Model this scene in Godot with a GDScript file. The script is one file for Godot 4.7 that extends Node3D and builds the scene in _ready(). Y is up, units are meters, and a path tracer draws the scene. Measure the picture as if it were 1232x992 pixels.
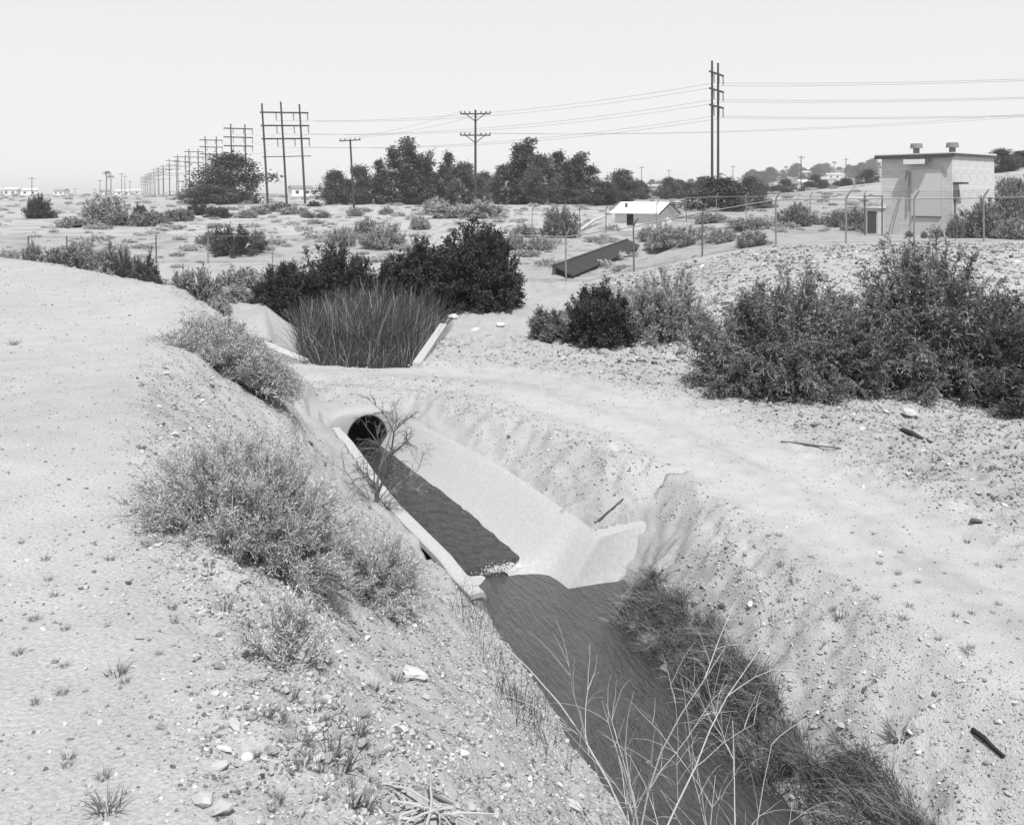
extends Node3D
# Canal headworks in dry country, black-and-white photograph.
# World: x right, y up, -z away from the camera. "d" is distance ahead (d = -z). Water level is y = 0.

const F := 1067.0          # focal length in photo pixels (photo is 1232 x 992)
const CX := 616.0
const HY := 233.0          # photo row of the horizon
const EYE := 5.8

var rng := RandomNumberGenerator.new()
var n1 := FastNoiseLite.new()
var n2 := FastNoiseLite.new()
var n3 := FastNoiseLite.new()
var used := {}
var M := {}

# ------------------------------------------------------------------ mesh builder
class MB:
	var v := PackedVector3Array()
	var n := PackedVector3Array()
	var c := PackedColorArray()
	var u := PackedVector2Array()
	var ix := PackedInt32Array()
	func vert(p: Vector3, nn: Vector3, col: Color, uv := Vector2.ZERO) -> int:
		v.append(p); n.append(nn); c.append(col); u.append(uv)
		return v.size() - 1
	func tri(a: Vector3, b: Vector3, d: Vector3, col := Color.WHITE) -> void:
		var nn := (d - a).cross(b - a).normalized()
		var k := v.size()
		v.append(a); v.append(b); v.append(d)
		n.append(nn); n.append(nn); n.append(nn)
		c.append(col); c.append(col); c.append(col)
		u.append(Vector2.ZERO); u.append(Vector2.ZERO); u.append(Vector2.ZERO)
		ix.append(k); ix.append(k + 1); ix.append(k + 2)
	func quad(a: Vector3, b: Vector3, d: Vector3, e: Vector3, col := Color.WHITE) -> void:
		var nn := (d - a).cross(b - a)
		if nn.length_squared() < 1e-14:
			nn = (e - a).cross(d - a)
		nn = nn.normalized()
		var k := v.size()
		for p in [a, b, d, e]:
			v.append(p); n.append(nn); c.append(col); u.append(Vector2.ZERO)
		for i in [0, 1, 2, 0, 2, 3]:
			ix.append(k + i)
	# a hexahedron from 8 corners: bottom a0..a3 and top b0..b3, both running round
	func hexa(a: Array, b: Array, col := Color.WHITE) -> void:
		var mid := Vector3.ZERO
		for p in a: mid += p
		for p in b: mid += p
		mid /= 8.0
		var faces := [[a[0], a[1], a[2], a[3]], [b[0], b[1], b[2], b[3]]]
		for i in 4:
			var j := (i + 1) % 4
			faces.append([a[i], a[j], b[j], b[i]])
		for f in faces:
			var nn: Vector3 = (f[2] - f[0]).cross(f[1] - f[0])
			if nn.dot((f[0] + f[1] + f[2] + f[3]) * 0.25 - mid) < 0.0:
				quad(f[3], f[2], f[1], f[0], col)
			else:
				quad(f[0], f[1], f[2], f[3], col)
	func box(at: Vector3, size: Vector3, b := Basis.IDENTITY, col := Color.WHITE) -> void:
		var h := size * 0.5
		var p := []
		for s in [[-1, -1, -1], [1, -1, -1], [1, -1, 1], [-1, -1, 1], [-1, 1, -1], [1, 1, -1], [1, 1, 1], [-1, 1, 1]]:
			p.append(at + b * Vector3(s[0] * h.x, s[1] * h.y, s[2] * h.z))
		hexa([p[0], p[1], p[2], p[3]], [p[4], p[5], p[6], p[7]], col)
	func tube(pts: Array, r0: float, r1: float, sides := 6, col := Color.WHITE, caps := true) -> void:
		var m := pts.size()
		var start := v.size()
		var side := Vector3.ZERO
		for i in m:
			var t: Vector3 = (pts[mini(i + 1, m - 1)] - pts[maxi(i - 1, 0)]).normalized()
			if side == Vector3.ZERO:
				side = t.cross(Vector3.UP if absf(t.y) < 0.9 else Vector3.RIGHT).normalized()
			else:
				side = (side - t * side.dot(t)).normalized()
			var up := side.cross(t)
			var r := lerpf(r0, r1, float(i) / (m - 1))
			for k in sides:
				var a := TAU * k / sides
				var o := side * cos(a) + up * sin(a)
				v.append(pts[i] + o * r); n.append(o); c.append(col); u.append(Vector2(float(k) / sides, i))
		for i in m - 1:
			for k in sides:
				var a := start + i * sides + k
				var b := start + i * sides + (k + 1) % sides
				ix.append(a); ix.append(b); ix.append(a + sides)
				ix.append(b); ix.append(b + sides); ix.append(a + sides)
		if caps and sides > 3:
			for e in [0, m - 1]:
				var t: Vector3 = (pts[1] - pts[0]).normalized() * -1.0 if e == 0 else (pts[m - 1] - pts[m - 2]).normalized()
				var k0 := v.size()
				for k in sides:
					v.append(v[start + e * sides + k]); n.append(t); c.append(col); u.append(Vector2.ZERO)
				for k in range(1, sides - 1):
					if e == 0:
						ix.append(k0); ix.append(k0 + k + 1); ix.append(k0 + k)
					else:
						ix.append(k0); ix.append(k0 + k); ix.append(k0 + k + 1)
	# a narrow blade or ribbon along points
	func ribbon(pts: Array, w0: float, w1: float, face: Vector3, col: Color) -> void:
		var m := pts.size()
		var k0 := v.size()
		for i in m:
			var t: Vector3 = (pts[mini(i + 1, m - 1)] - pts[maxi(i - 1, 0)]).normalized()
			var s := t.cross(face).normalized()
			var nn := t.cross(s)
			var w := lerpf(w0, w1, float(i) / (m - 1)) * 0.5
			v.append(pts[i] - s * w); v.append(pts[i] + s * w)
			n.append(nn); n.append(nn); c.append(col); c.append(col)
			u.append(Vector2.ZERO); u.append(Vector2.ZERO)
		for i in m - 1:
			var k := k0 + i * 2
			ix.append(k); ix.append(k + 1); ix.append(k + 2)
			ix.append(k + 1); ix.append(k + 3); ix.append(k + 2)
	# a leaf: two triangles, pointed at both ends
	func leaf(p: Vector3, dir: Vector3, side: Vector3, l: float, w: float, col: Color) -> void:
		var nn := dir.cross(side).normalized()
		var k := v.size()
		var mid := p + dir * (l * 0.5)
		v.append(p); v.append(mid + side * (w * 0.5)); v.append(p + dir * l); v.append(mid - side * (w * 0.5))
		for i in 4:
			n.append(nn); c.append(col); u.append(Vector2.ZERO)
		ix.append(k); ix.append(k + 1); ix.append(k + 2)
		ix.append(k); ix.append(k + 2); ix.append(k + 3)
	func mesh() -> ArrayMesh:
		var a := []
		a.resize(Mesh.ARRAY_MAX)
		a[Mesh.ARRAY_VERTEX] = v
		a[Mesh.ARRAY_NORMAL] = n
		a[Mesh.ARRAY_COLOR] = c
		a[Mesh.ARRAY_TEX_UV] = u
		a[Mesh.ARRAY_INDEX] = ix
		var m := ArrayMesh.new()
		m.add_surface_from_arrays(Mesh.PRIMITIVE_TRIANGLES, a)
		return m

# ------------------------------------------------------------------ nodes
func numbered(called: String) -> String:
	var k: int = used.get(called, 0)
	used[called] = k + 1
	return called if k == 0 else "%s_%03d" % [called, k]

func tag(o: Node3D, label: String, category: String, group := "", kind := "") -> Node3D:
	if label: o.set_meta("label", label)
	if category: o.set_meta("category", category)
	if group: o.set_meta("group", group)
	if kind: o.set_meta("kind", kind)
	return o

func thing(called: String, label: String, category: String, at := Vector3.ZERO, turn := 0.0, group := "") -> Node3D:
	var o := Node3D.new()
	o.name = numbered(called)
	add_child(o)
	o.position = at
	o.rotation.y = turn
	tag(o, label, category, group)
	return o

func part(called: String, mesh: Mesh, mat: Material, parent: Node3D, kind := "") -> MeshInstance3D:
	var o := MeshInstance3D.new()
	o.name = numbered(called) if parent == self else called
	o.mesh = mesh
	o.material_override = mat
	parent.add_child(o, true)
	if kind: o.set_meta("kind", kind)
	return o

func copy(src: Node3D, at: Vector3, turn: float, scale3: Vector3, label: String, group: String) -> Node3D:
	var o: Node3D = src.duplicate()
	o.name = numbered(String(src.name).rstrip("0123456789").trim_suffix("_"))
	add_child(o)
	o.position = at
	o.basis = Basis(Vector3.UP, turn) * Basis.from_scale(scale3)
	if label: o.set_meta("label", label)
	if group: o.set_meta("group", group)
	return o

func mat(called: String, lin: float, rough := 0.9, vertex := false, spec := 0.5) -> StandardMaterial3D:
	var m := StandardMaterial3D.new()
	m.resource_name = called
	m.albedo_color = Color(lin, lin, lin).linear_to_srgb()
	m.roughness = rough
	m.metallic_specular = spec
	m.vertex_color_use_as_albedo = vertex
	M[called] = m
	return m

func g(x: float) -> Color:
	return Color(x, x, x)

func noise_tex(freq: float, size: int, lo: float, hi: float, kind := FastNoiseLite.TYPE_SIMPLEX_SMOOTH, octaves := 4, s := 1) -> NoiseTexture2D:
	var nz := FastNoiseLite.new()
	nz.seed = s
	nz.noise_type = kind
	nz.frequency = freq
	nz.fractal_octaves = octaves
	nz.fractal_gain = 0.6
	var t := NoiseTexture2D.new()
	t.width = size
	t.height = size
	t.seamless = true
	t.noise = nz
	var r := Gradient.new()
	r.set_color(0, g(lo).linear_to_srgb())
	r.set_color(1, g(hi).linear_to_srgb())
	t.color_ramp = r
	return t

# ------------------------------------------------------------------ terrain
var chan := [Vector2(-3.2, 19.3), Vector2(0.2, 13.0), Vector2(0.95, 10.3), Vector2(1.65, 8.2), Vector2(3.0, 4.5), Vector2(4.4, 1.0), Vector2(7.0, -8.0)]
var levee := PackedVector2Array([Vector2(5.7, -8), Vector2(1.0, 0), Vector2(-0.72, 3.0), Vector2(-2.35, 6.2), Vector2(-3.85, 9.6), Vector2(-4.75, 13.0), Vector2(-5.6, 16.0), Vector2(-7.6, 19.8), Vector2(-12.9, 25.8), Vector2(-21.5, 33.5), Vector2(-45, 50), Vector2(-90, 40), Vector2(-90, -8)])
var road := [Vector2(6.2, -8), Vector2(5.9, 3), Vector2(5.4, 8.5), Vector2(4.8, 12), Vector2(3.1, 17), Vector2(0.2, 20.8), Vector2(-3.9, 22.2), Vector2(-8.0, 22.6)]
var basin := PackedVector2Array([Vector2(-5.7, 24.3), Vector2(-3.2, 23.9), Vector2(-2.9, 29), Vector2(-3.4, 33), Vector2(-8.6, 34.5), Vector2(-7.1, 29)])

func seg_dist(p: Vector2, a: Vector2, b: Vector2) -> float:
	var ab := b - a
	var t := clampf((p - a).dot(ab) / ab.length_squared(), 0.0, 1.0)
	return p.distance_to(a + ab * t)

# signed distance to a polygon (negative inside)
func poly_dist(p: Vector2, poly: PackedVector2Array) -> float:
	var best := 1e9
	for i in poly.size():
		best = minf(best, seg_dist(p, poly[i], poly[(i + 1) % poly.size()]))
	return -best if Geometry2D.is_point_in_polygon(p, poly) else best

# (signed distance from the channel's centre line, positive right of the flow seen looking upstream; metres upstream of the flume's end)
func chan_at(p: Vector2) -> Vector2:
	var best := 1e9
	var q := 0.0
	var along := 0.0
	var run := 0.0
	for i in chan.size() - 1:
		var a: Vector2 = chan[i]
		var b: Vector2 = chan[i + 1]
		var ab := b - a
		var l := ab.length()
		var t := clampf((p - a).dot(ab) / (l * l), 0.0, 1.0)
		var dd := p.distance_to(a + ab * t)
		if dd < best:
			best = dd
			q = dd * (1.0 if (p - a).cross(ab) < 0.0 else -1.0)
			along = run + t * l
		run += l
	return Vector2(q, 7.159 - along)

func poly_line(p: Vector2, line: Array) -> float:
	var best := 1e9
	for i in line.size() - 1:
		best = minf(best, seg_dist(p, line[i], line[i + 1]))
	return best

func table(x: float, t: Array) -> float:
	if x <= t[0][0]: return t[0][1]
	for i in range(1, t.size()):
		if x <= t[i][0]:
			return lerpf(t[i - 1][1], t[i][1], (x - t[i - 1][0]) / (t[i][0] - t[i - 1][0]))
	return t[t.size() - 1][1]

const PLAIN := [[-10.0, 1.3], [23.0, 1.35], [27.0, 1.45], [50.0, 1.9], [80.0, 2.6], [150.0, 3.7], [300.0, 4.5], [900.0, 5.0], [4000.0, 5.4]]
const BENCH := [[1.0, 1.45], [2.5, 1.5], [5.6, 2.2], [9.0, 2.9], [12.0, 3.4], [16.0, 3.5], [60.0, 3.8]]
const TOE := [[-2.0, 34.0], [1.0, 29.0], [3.0, 25.5], [5.3, 23.4], [8.0, 23.0], [13.0, 24.0], [40.0, 25.0]]
const EDGE := [[-2.0, 42.0], [2.0, 38.0], [4.5, 33.0], [8.0, 32.5], [13.0, 36.0], [21.0, 37.0], [60.0, 38.0]]

func base_at(x: float, d: float) -> float:
	var y := table(d, PLAIN)
	if x > -2.0 and d > 20.0 and d < 260.0:
		var top := table(x, BENCH)
		var keep := 1.0 - smoothstep(44.0, 60.0, d) * (1.0 - smoothstep(9.0, 16.0, x))
		keep *= 1.0 - smoothstep(110.0, 260.0, d)
		var t0 := table(x, TOE)
		var t := clampf((d - t0) / (table(x, EDGE) - t0), 0.0, 1.0)
		t = lerpf(t, smoothstep(0.0, 1.0, t), 0.6)
		y = lerpf(y, maxf(top, y), t * keep)
	if d > 60.0:
		# slopes on the right, far mesa
		y += 8.5 * exp(-pow((x - 118.0) / 52.0, 2.0) - pow((d - 175.0) / 46.0, 2.0))
		var s := x / maxf(d, 1.0)
		y += 27.0 * smoothstep(420.0, 1150.0, d) * smoothstep(0.02, 0.42, s) * (1.0 + 0.35 * n1.get_noise_2d(x * 0.35, d * 0.35))
		y += smoothstep(60.0, 130.0, d) * 0.22 * n1.get_noise_2d(x * 2.2, d * 2.2)
		y += 0.5 * exp(-pow((x + 32.0) / 15.0, 2.0) - pow((d - 132.0) / 12.0, 2.0))
	return y

func height(x: float, d: float) -> float:
	var p := Vector2(x, d)
	var y := base_at(x, d)
	var rough := 1.0
	if d < 60.0 and x > -70.0 and x < 40.0:
		# levee on the left
		if x < 9.0:
			var ld := poly_dist(p, levee)
			var e := ld + 0.22 * n2.get_noise_2d(x * 0.5, d * 0.5)
			var ly := 3.78
			if e < 0.0:
				ly = 3.78 + 0.05 * n1.get_noise_2d(x * 2.0, d * 2.0) - 0.10 * exp(e * 3.2)
			else:
				ly = 3.68 - 0.84 * e + 0.16 * (1.0 - exp(-e * 2.5))
			y = maxf(y, ly) if ly - y > 0.25 else maxf(y, lerpf(y, ly, smoothstep(-0.5, 0.25, ly - y)))
			rough *= 0.12 + 0.88 * smoothstep(-0.5, 0.4, ld)
		var rd := poly_line(p, road)
		var on := 1.0 - smoothstep(1.0, 2.2, rd + 0.6 * n2.get_noise_2d(x, d))
		rough *= 1.0 - 0.75 * on
		if d < 30.0:
			y += -0.05 * on + 0.03 * on * cos(rd * 3.4)
		# channel
		if d < 25.0:
			var ch := chan_at(p)
			var q := ch.x
			var a := ch.y
			var wob := 0.14 * n2.get_noise_2d(x * 0.7 + 50.0, d * 0.7)
			var w := absf(q)
			var cut := 9.0
			if a > 7.145:
				var far := p.distance_to(chan[0])
				cut = 1.02 + 0.22 * maxf(0.0, far - 0.2) + maxf(0.0, far - 1.2) * 1.3
			elif a > -0.35:
				# beside the concrete: soil meets the rim
				var t := clampf(a / 7.0, 0.0, 1.0)
				var rim := lerpf(0.60, 1.0, t) if q > 0.0 else lerpf(0.43, 0.84, t)
				var hw := lerpf(1.03, 0.66, smoothstep(0.35, 1.0, t))
				var edge := hw * 1.165 if q > 0.0 else hw + 0.12
				var f := w / hw
				if q > 0.0 and f < 1.165:
					cut = -0.75 if f < 0.85 else lerpf(0.0, lerpf(0.62, 1.02, t), table(f, PROF)) - lerpf(0.3, 0.035, smoothstep(0.85, 1.15, f))
				elif w < edge:
					cut = -0.75
				else:
					cut = rim + (-0.03 if q > 0.0 else -0.01) + (w - edge) * (0.62 if q > 0.0 else 0.55) + (wob if q > 0.0 else absf(wob)) * minf(1.0, (w - edge) * 2.0) + maxf(0.0, w - edge - 0.8) * (0.1 if q > 0.0 else 0.9)
				if q < 0.0 and a < 1.4 and w >= edge - 0.05:
					cut = minf(cut, lerpf(-0.12, 0.6, smoothstep(0.3, 1.4, a)) + maxf(0.0, w - edge - 0.42) * 1.15 + maxf(0.0, w - edge - 1.9) * 3.0)
			else:
				var wd := 0.95 + 0.5 * wob
				if q > 0.0:
					cut = -0.35 + maxf(0.0, w - wd + 0.35) * 0.82
					cut = minf(cut, 0.25 + (w - wd) * 0.58)
				else:
					var wl := lerpf(1.0, 0.62, smoothstep(-0.9, -3.0, a)) + 0.5 * wob
					cut = -0.35 + maxf(0.0, w - wl + 0.1) * 2.0
					cut = minf(cut, 0.65 + (w - wl - 0.4) * 1.5 if w > wl + 0.4 else cut)
					cut = lerpf(cut, minf(cut, -0.12 + maxf(0.0, w - 1.57) * 1.15 + maxf(0.0, w - 3.05) * 3.0), smoothstep(-1.7, -0.4, a))
			if q > 0.5 and q < 3.4 and a > -1.6 and a < 1.4:
				# hollow before the end wall of the flume; fill level with its top behind
				if a < 0.06:
					cut = minf(cut, -0.25 + maxf(0.0, q - 1.3) * 1.15 + maxf(0.0, -0.62 - a) * 1.4)
				else:
					cut = minf(cut, 0.60 + maxf(0.0, q - 1.5) * 0.35 + maxf(0.0, a) * 0.5 + maxf(0.0, a - 0.8) * 2.0)
			if cut < y:
				rough *= 1.0 if cut > 0.0 else 0.3
				y = cut
		if d > 42.0 and x > 0.0 and x < 13.0:
			var sd := seg_dist(p, Vector2(3.5, 43.6), Vector2(9.6, 61.6))
			y = minf(y, lerpf(1.62, 1.75, clampf((d - 43.6) / 18.0, 0.0, 1.0)) + maxf(0.0, sd - 1.0) * 0.5)
		if d > 20.0 and d < 38.0 and x > -13.0 and x < 1.0:
			var bd := poly_dist(p, basin)
			y = minf(y, 0.05 + maxf(0.0, bd + 0.25) * (1.28 if x < -5.0 else 1.15))
			rough *= smoothstep(0.0, 1.0, bd)
	if d < 70.0:
		var k := rough * (1.0 - smoothstep(30.0, 70.0, d))
		if d < 16.0 and x > 1.5:
			k *= 1.0 + 0.9 * smoothstep(0.35, 0.7, rough)
		y += k * (0.085 * n2.get_noise_2d(x * 1.2, d * 1.2) + 0.060 * n3.get_noise_2d(x * 0.8, d * 0.8) + 0.022 * n3.get_noise_2d(x * 1.7, d * 1.7))
		y += 0.03 * (0.3 + 0.7 * rough) * n1.get_noise_2d(x * 6.0, d * 6.0)
	return y

func ground(x: float, d: float, lift := 0.0) -> Vector3:
	return Vector3(x, height(x, d) + lift, -d)

# where the ray through a photo pixel meets the ground
func hit(px: float, py: float, from := 2.2) -> Vector3:
	var d := from
	var last := from
	while d < 3500.0:
		if EYE - (py - HY) / F * d < height((px - CX) / F * d, d):
			var lo := last
			var hi := d
			for i in 10:
				var m := (lo + hi) * 0.5
				if EYE - (py - HY) / F * m < height((px - CX) / F * m, m): hi = m
				else: lo = m
			d = hi
			break
		last = d
		d *= 1.012
	d = minf(d, 3500.0)
	return ground((px - CX) / F * d, d)

func at(px: float, d: float) -> Vector3:
	return ground((px - CX) / F * d, d)

func tone(x: float, d: float, y: float) -> float:
	var t := 0.335 + 0.04 * n1.get_noise_2d(x * 3.0, d * 3.0) + 0.035 * n2.get_noise_2d(x * 2.0 + 9.0, d * 2.0)
	if d < 40.0:
		var rd := poly_line(Vector2(x, d), road)
		var lane := 1.0 - smoothstep(1.2, 2.2, rd + 0.5 * n2.get_noise_2d(x * 1.4, d * 1.4))
		t += 0.045 * lane
		if x > 1.0: t -= 0.045 * smoothstep(1.7, 2.6, rd + 0.6 * n2.get_noise_2d(x, d)) * (1.0 - smoothstep(13.0, 18.0, d))
		# wheel tracks: fine dust pressed smooth, with loose grit left between them
		t -= 0.05 * lane * exp(-pow((rd - 0.12) / 0.2, 2.0)) * (0.7 + n2.get_noise_2d(x * 2.0 + 5.0, d * 2.0)) + 0.045 * lane * exp(-pow((rd - 1.25) / 0.16, 2.0)) * (0.6 + n2.get_noise_2d(x * 2.0, d * 2.0))
		t += 0.02 * smoothstep(0.1, -0.8, poly_dist(Vector2(x, d), levee) + 0.5 * n2.get_noise_2d(x * 0.8, d * 0.8))
	if d > 30.0:
		# patches of dry growth on the plain
		var k := smoothstep(30.0, 60.0, d)
		t += 0.02 * k
		t -= k * 0.13 * smoothstep(0.0, 0.5, n2.get_noise_2d(x * 0.5, d * 0.28) + 0.45 * n3.get_noise_2d(x * 0.5, d * 0.3))
		t -= smoothstep(250.0, 700.0, d) * 0.12 * smoothstep(-0.3, 0.4, n1.get_noise_2d(x * 0.4, d * 0.15))
	return clampf(t, 0.04, 0.5)

func build_ground() -> void:
	var xs := PackedFloat32Array()
	var ds := PackedFloat32Array()
	var x := -7.0
	while x < 6.5:
		xs.append(x); x += 0.062
	var st := 0.064
	while x < 3200.0:
		xs.append(x); st *= 1.045; x += st
	xs.append(3300.0)
	var left := PackedFloat32Array()
	x = -7.0; st = 0.064
	while x > -3200.0:
		st *= 1.045; x -= st; left.append(x)
	left.reverse()
	xs = left + xs
	var d := -7.0
	while d < 2.4:
		ds.append(d); d += 0.2
	st = 0.045
	while d < 12.5:
		ds.append(d); d += st; st = minf(st * 1.004, 0.065)
	while d < 4200.0:
		ds.append(d); d += st; st *= 1.0145 if d < 60.0 else 1.05
	var w := xs.size()
	var h := ds.size()
	var v := PackedVector3Array(); v.resize(w * h)
	var nn := PackedVector3Array(); nn.resize(w * h)
	var c := PackedColorArray(); c.resize(w * h)
	for j in h:
		for i in w:
			var y := height(xs[i], ds[j])
			v[j * w + i] = Vector3(xs[i], y, -ds[j])
			c[j * w + i] = g(tone(xs[i], ds[j], y))
	for j in h:
		for i in w:
			var a := v[j * w + maxi(i - 1, 0)]
			var b := v[j * w + mini(i + 1, w - 1)]
			var e := v[maxi(j - 1, 0) * w + i]
			var f := v[mini(j + 1, h - 1) * w + i]
			nn[j * w + i] = (b - a).cross(f - e).normalized()
	var plain := PackedInt32Array()
	var lane := PackedInt32Array()
	for j in h - 1:
		for i in w - 1:
			var mx := (xs[i] + xs[i + 1]) * 0.5
			var md := (ds[j] + ds[j + 1]) * 0.5
			var to_road := false
			if md < 26.0 and absf(mx) < 10.0:
				# the pipe's mouth is open: no soil across it
				if md > 18.0 and md < 21.0:
					var rel := Vector2(mx, md) - Vector2(-3.2, 19.3)
					var up := rel.dot(UPS)
					if up > -0.14 and up < 0.22 and absf(rel.dot(RGT)) < 0.46:
						continue
				to_road = poly_line(Vector2(mx, md), road) + 0.5 * n2.get_noise_2d(mx * 1.4, md * 1.4) < 1.55
			var k := j * w + i
			for e in [k, k + w, k + 1, k + 1, k + w, k + w + 1]:
				if to_road: lane.append(e)
				else: plain.append(e)
	for e in [["ground", plain], ["dirt_road", lane]]:
		var map := PackedInt32Array(); map.resize(w * h); map.fill(-1)
		var mb := MB.new()
		for k in e[1]:
			if map[k] < 0:
				map[k] = mb.vert(v[k], nn[k], c[k])
			mb.ix.append(map[k])
		part(e[0], mb.mesh(), M.soil, self, "structure")

# ------------------------------------------------------------------ plants
# o: stems, twigs, leaves, tw (twig length), ll, lw (leaf length, width), up, tone, var, lump, ww (twig width)
func shrub_meshes(s: int, h: float, rx: float, rz: float, o: Dictionary, lie := []) -> Array:
	var r := RandomNumberGenerator.new()
	r.seed = s
	var fo := MB.new()
	var wo := MB.new()
	var lump := FastNoiseLite.new()
	lump.seed = s
	lump.frequency = 0.9
	var tn: float = o.tone
	for i in o.stems:
		var phi := r.randf() * TAU
		var cy: float = lerpf(o.get("low", 0.05), 1.0, pow(r.randf(), o.get("top", 1.0)))
		var sy := sqrt(maxf(0.0, 1.0 - cy * cy))
		var dir := Vector3(cos(phi) * sy, cy, sin(phi) * sy)
		var rad: float = (1.0 + o.lump * 1.7 * lump.get_noise_3dv(dir * 1.6)) * (1.0 - 0.45 * pow(r.randf(), 2.0))
		var from := Vector3(dir.x * rx * r.randf_range(0.05, 0.45), -0.05, dir.z * rz * r.randf_range(0.05, 0.45))
		var to := Vector3(dir.x * rx, dir.y * h, dir.z * rz) * rad
		if lie:
			from.y += slope_at(lie[0], from, lie[1])
			to.y += slope_at(lie[0], to, lie[1] * 0.6)
		var mid := from.lerp(to, 0.5) + Vector3(0, h * 0.16 * (1.0 - cy), 0) + Vector3(r.randf_range(-1, 1), 0, r.randf_range(-1, 1)) * 0.12 * rx
		var pts := []
		for k in 5:
			var t := k / 4.0
			pts.append(from.lerp(mid, t).lerp(mid.lerp(to, t), t))
		wo.tube(pts, o.ww * 2.2, o.ww * 0.5, 3, g(o.get("wood", tn * 0.8) * r.randf_range(0.7, 1.25)), false)
		var stone: float = tn * r.randf_range(1.0 - o.vary * 0.6, 1.0 + o.vary * 0.6)
		for j in o.twigs:
			var t: float = 1.0 - o.get("inner", 0.75) * pow(r.randf(), 1.5)
			var p := from.lerp(mid, t).lerp(mid.lerp(to, t), t)
			var tan := (mid - from).lerp(to - mid, t).normalized()
			var rv := Vector3(r.randfn(), r.randfn(), r.randfn()) * 0.5
			var td: Vector3 = (tan * o.get("fwd", 0.5) + dir * 0.35 + rv + Vector3(0, o.up, 0)).normalized()
			var tl: float = o.tw * r.randf_range(0.45, 1.25)
			var face := Vector3(r.randfn(), r.randfn(), r.randfn()).normalized()
			var col := g(clampf(stone * r.randf_range(1.0 - o.vary, 1.0 + o.vary), 0.02, 0.5))
			var end: Vector3 = p + td * tl + Vector3(0, -o.get("droop", 0.0) * tl, 0)
			fo.ribbon([p, p.lerp(end, 0.55) + Vector3(0, o.get("droop", 0.0) * tl * 0.3, 0), end], o.ww, o.ww * 0.35, face, col)
			for q in o.leaves:
				var a := r.randf_range(0.15, 1.0)
				var ld: Vector3 = (td * 0.8 + Vector3(r.randfn(), r.randfn(), r.randfn()) * o.get("spread", 0.6)).normalized()
				var sd: Vector3 = ld.cross(Vector3(r.randfn(), r.randfn(), r.randfn())).normalized()
				fo.leaf(p.lerp(end, a), ld, sd, o.ll * r.randf_range(0.5, 1.3), o.lw * r.randf_range(0.6, 1.3), col)
	return [fo.mesh(), wo.mesh()]

func shrub(called: String, label: String, where: Vector3, meshes: Array, group := "", turn := 0.0) -> Node3D:
	var o := thing(called, label, "bush", where, turn, group)
	part("stems", meshes[1], M.twig, o, "stuff")
	part("foliage", meshes[0], M.leaf, o, "stuff")
	return o

func lie_at(where: Vector3, k := 1.0) -> Array:
	return [where, k]

func slope_at(where: Vector3, p: Vector3, k: float) -> float:
	return (height(where.x + p.x, -where.z - p.z) - where.y) * k

func tree_meshes(s: int, h: float, w: float, o: Dictionary) -> Array:
	var r := RandomNumberGenerator.new()
	r.seed = s
	var fo := MB.new()
	var wo := MB.new()
	var top := Vector3(r.randf_range(-0.04, 0.04) * h, h * 0.8, r.randf_range(-0.04, 0.04) * h)
	var bend := Vector3(r.randf_range(-0.03, 0.03) * h, h * 0.4, 0)
	wo.tube([Vector3(0, -0.3, 0), bend, top], h * 0.022 + 0.05, 0.04, 7, g(0.16))
	for i in o.clumps:
		var u: float = r.randf_range(o.get("skirt", 0.12), 0.97)
		var prof: float = pow(sin(PI * clampf(pow(u, o.get("belly", 0.75)), 0.0, 1.0)), o.get("point", 0.6))
		var phi := r.randf() * TAU
		var lead := Vector3.ZERO
		if o.has("spires"):
			var sp: Array = o.spires[r.randi() % o.spires.size()]
			u = pow(r.randf(), 1.25) * 0.97
			lead = Vector3(sp[0] * w, 0, sp[1] * w)
			prof = (0.16 + 0.84 * pow(1.0 - u, 0.75)) * 0.52 * smoothstep(-0.12, 0.12, u)
			u *= sp[2]
		var rr: float = w * 0.5 * prof * sqrt(r.randf_range(0.1, 1.0)) * r.randf_range(0.55, 1.3)
		var p := Vector3(cos(phi) * rr, u * h, sin(phi) * rr) + Vector3(top.x * u, 0, top.z * u) + lead
		var root := Vector3(top.x * u, maxf(0.4, (u - 0.16) * h), top.z * u)
		wo.tube([root, root.lerp(p, 0.6) + Vector3(0, 0.05 * h, 0), p], 0.05, 0.015, 4, g(0.14), false)
		var cr: float = w * o.get("clump", 0.16) * r.randf_range(0.6, 1.25)
		var ct: float = o.tone * r.randf_range(0.65, 1.4)
		for j in o.leaves:
			var q := Vector3(r.randfn(), r.randfn() * 1.1, r.randfn()) * cr * 0.55
			var ld := (Vector3(r.randfn(), r.randfn() - o.get("hang", 0.5), r.randfn())).normalized()
			var sd := ld.cross(Vector3(r.randfn(), r.randfn(), r.randfn())).normalized()
			fo.leaf(p + q, ld, sd, o.ll * r.randf_range(0.6, 1.3), o.lw * r.randf_range(0.6, 1.3), g(clampf(ct * r.randf_range(0.7, 1.35), 0.02, 0.4)))
	return [fo.mesh(), wo.mesh()]

func tree(called: String, label: String, where: Vector3, meshes: Array, group := "", turn := 0.0) -> Node3D:
	var o := thing(called, label, "tree", where, turn, group)
	part("trunk", meshes[1], M.twig, o)
	part("crown", meshes[0], M.leaf, o, "stuff")
	return o

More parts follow.
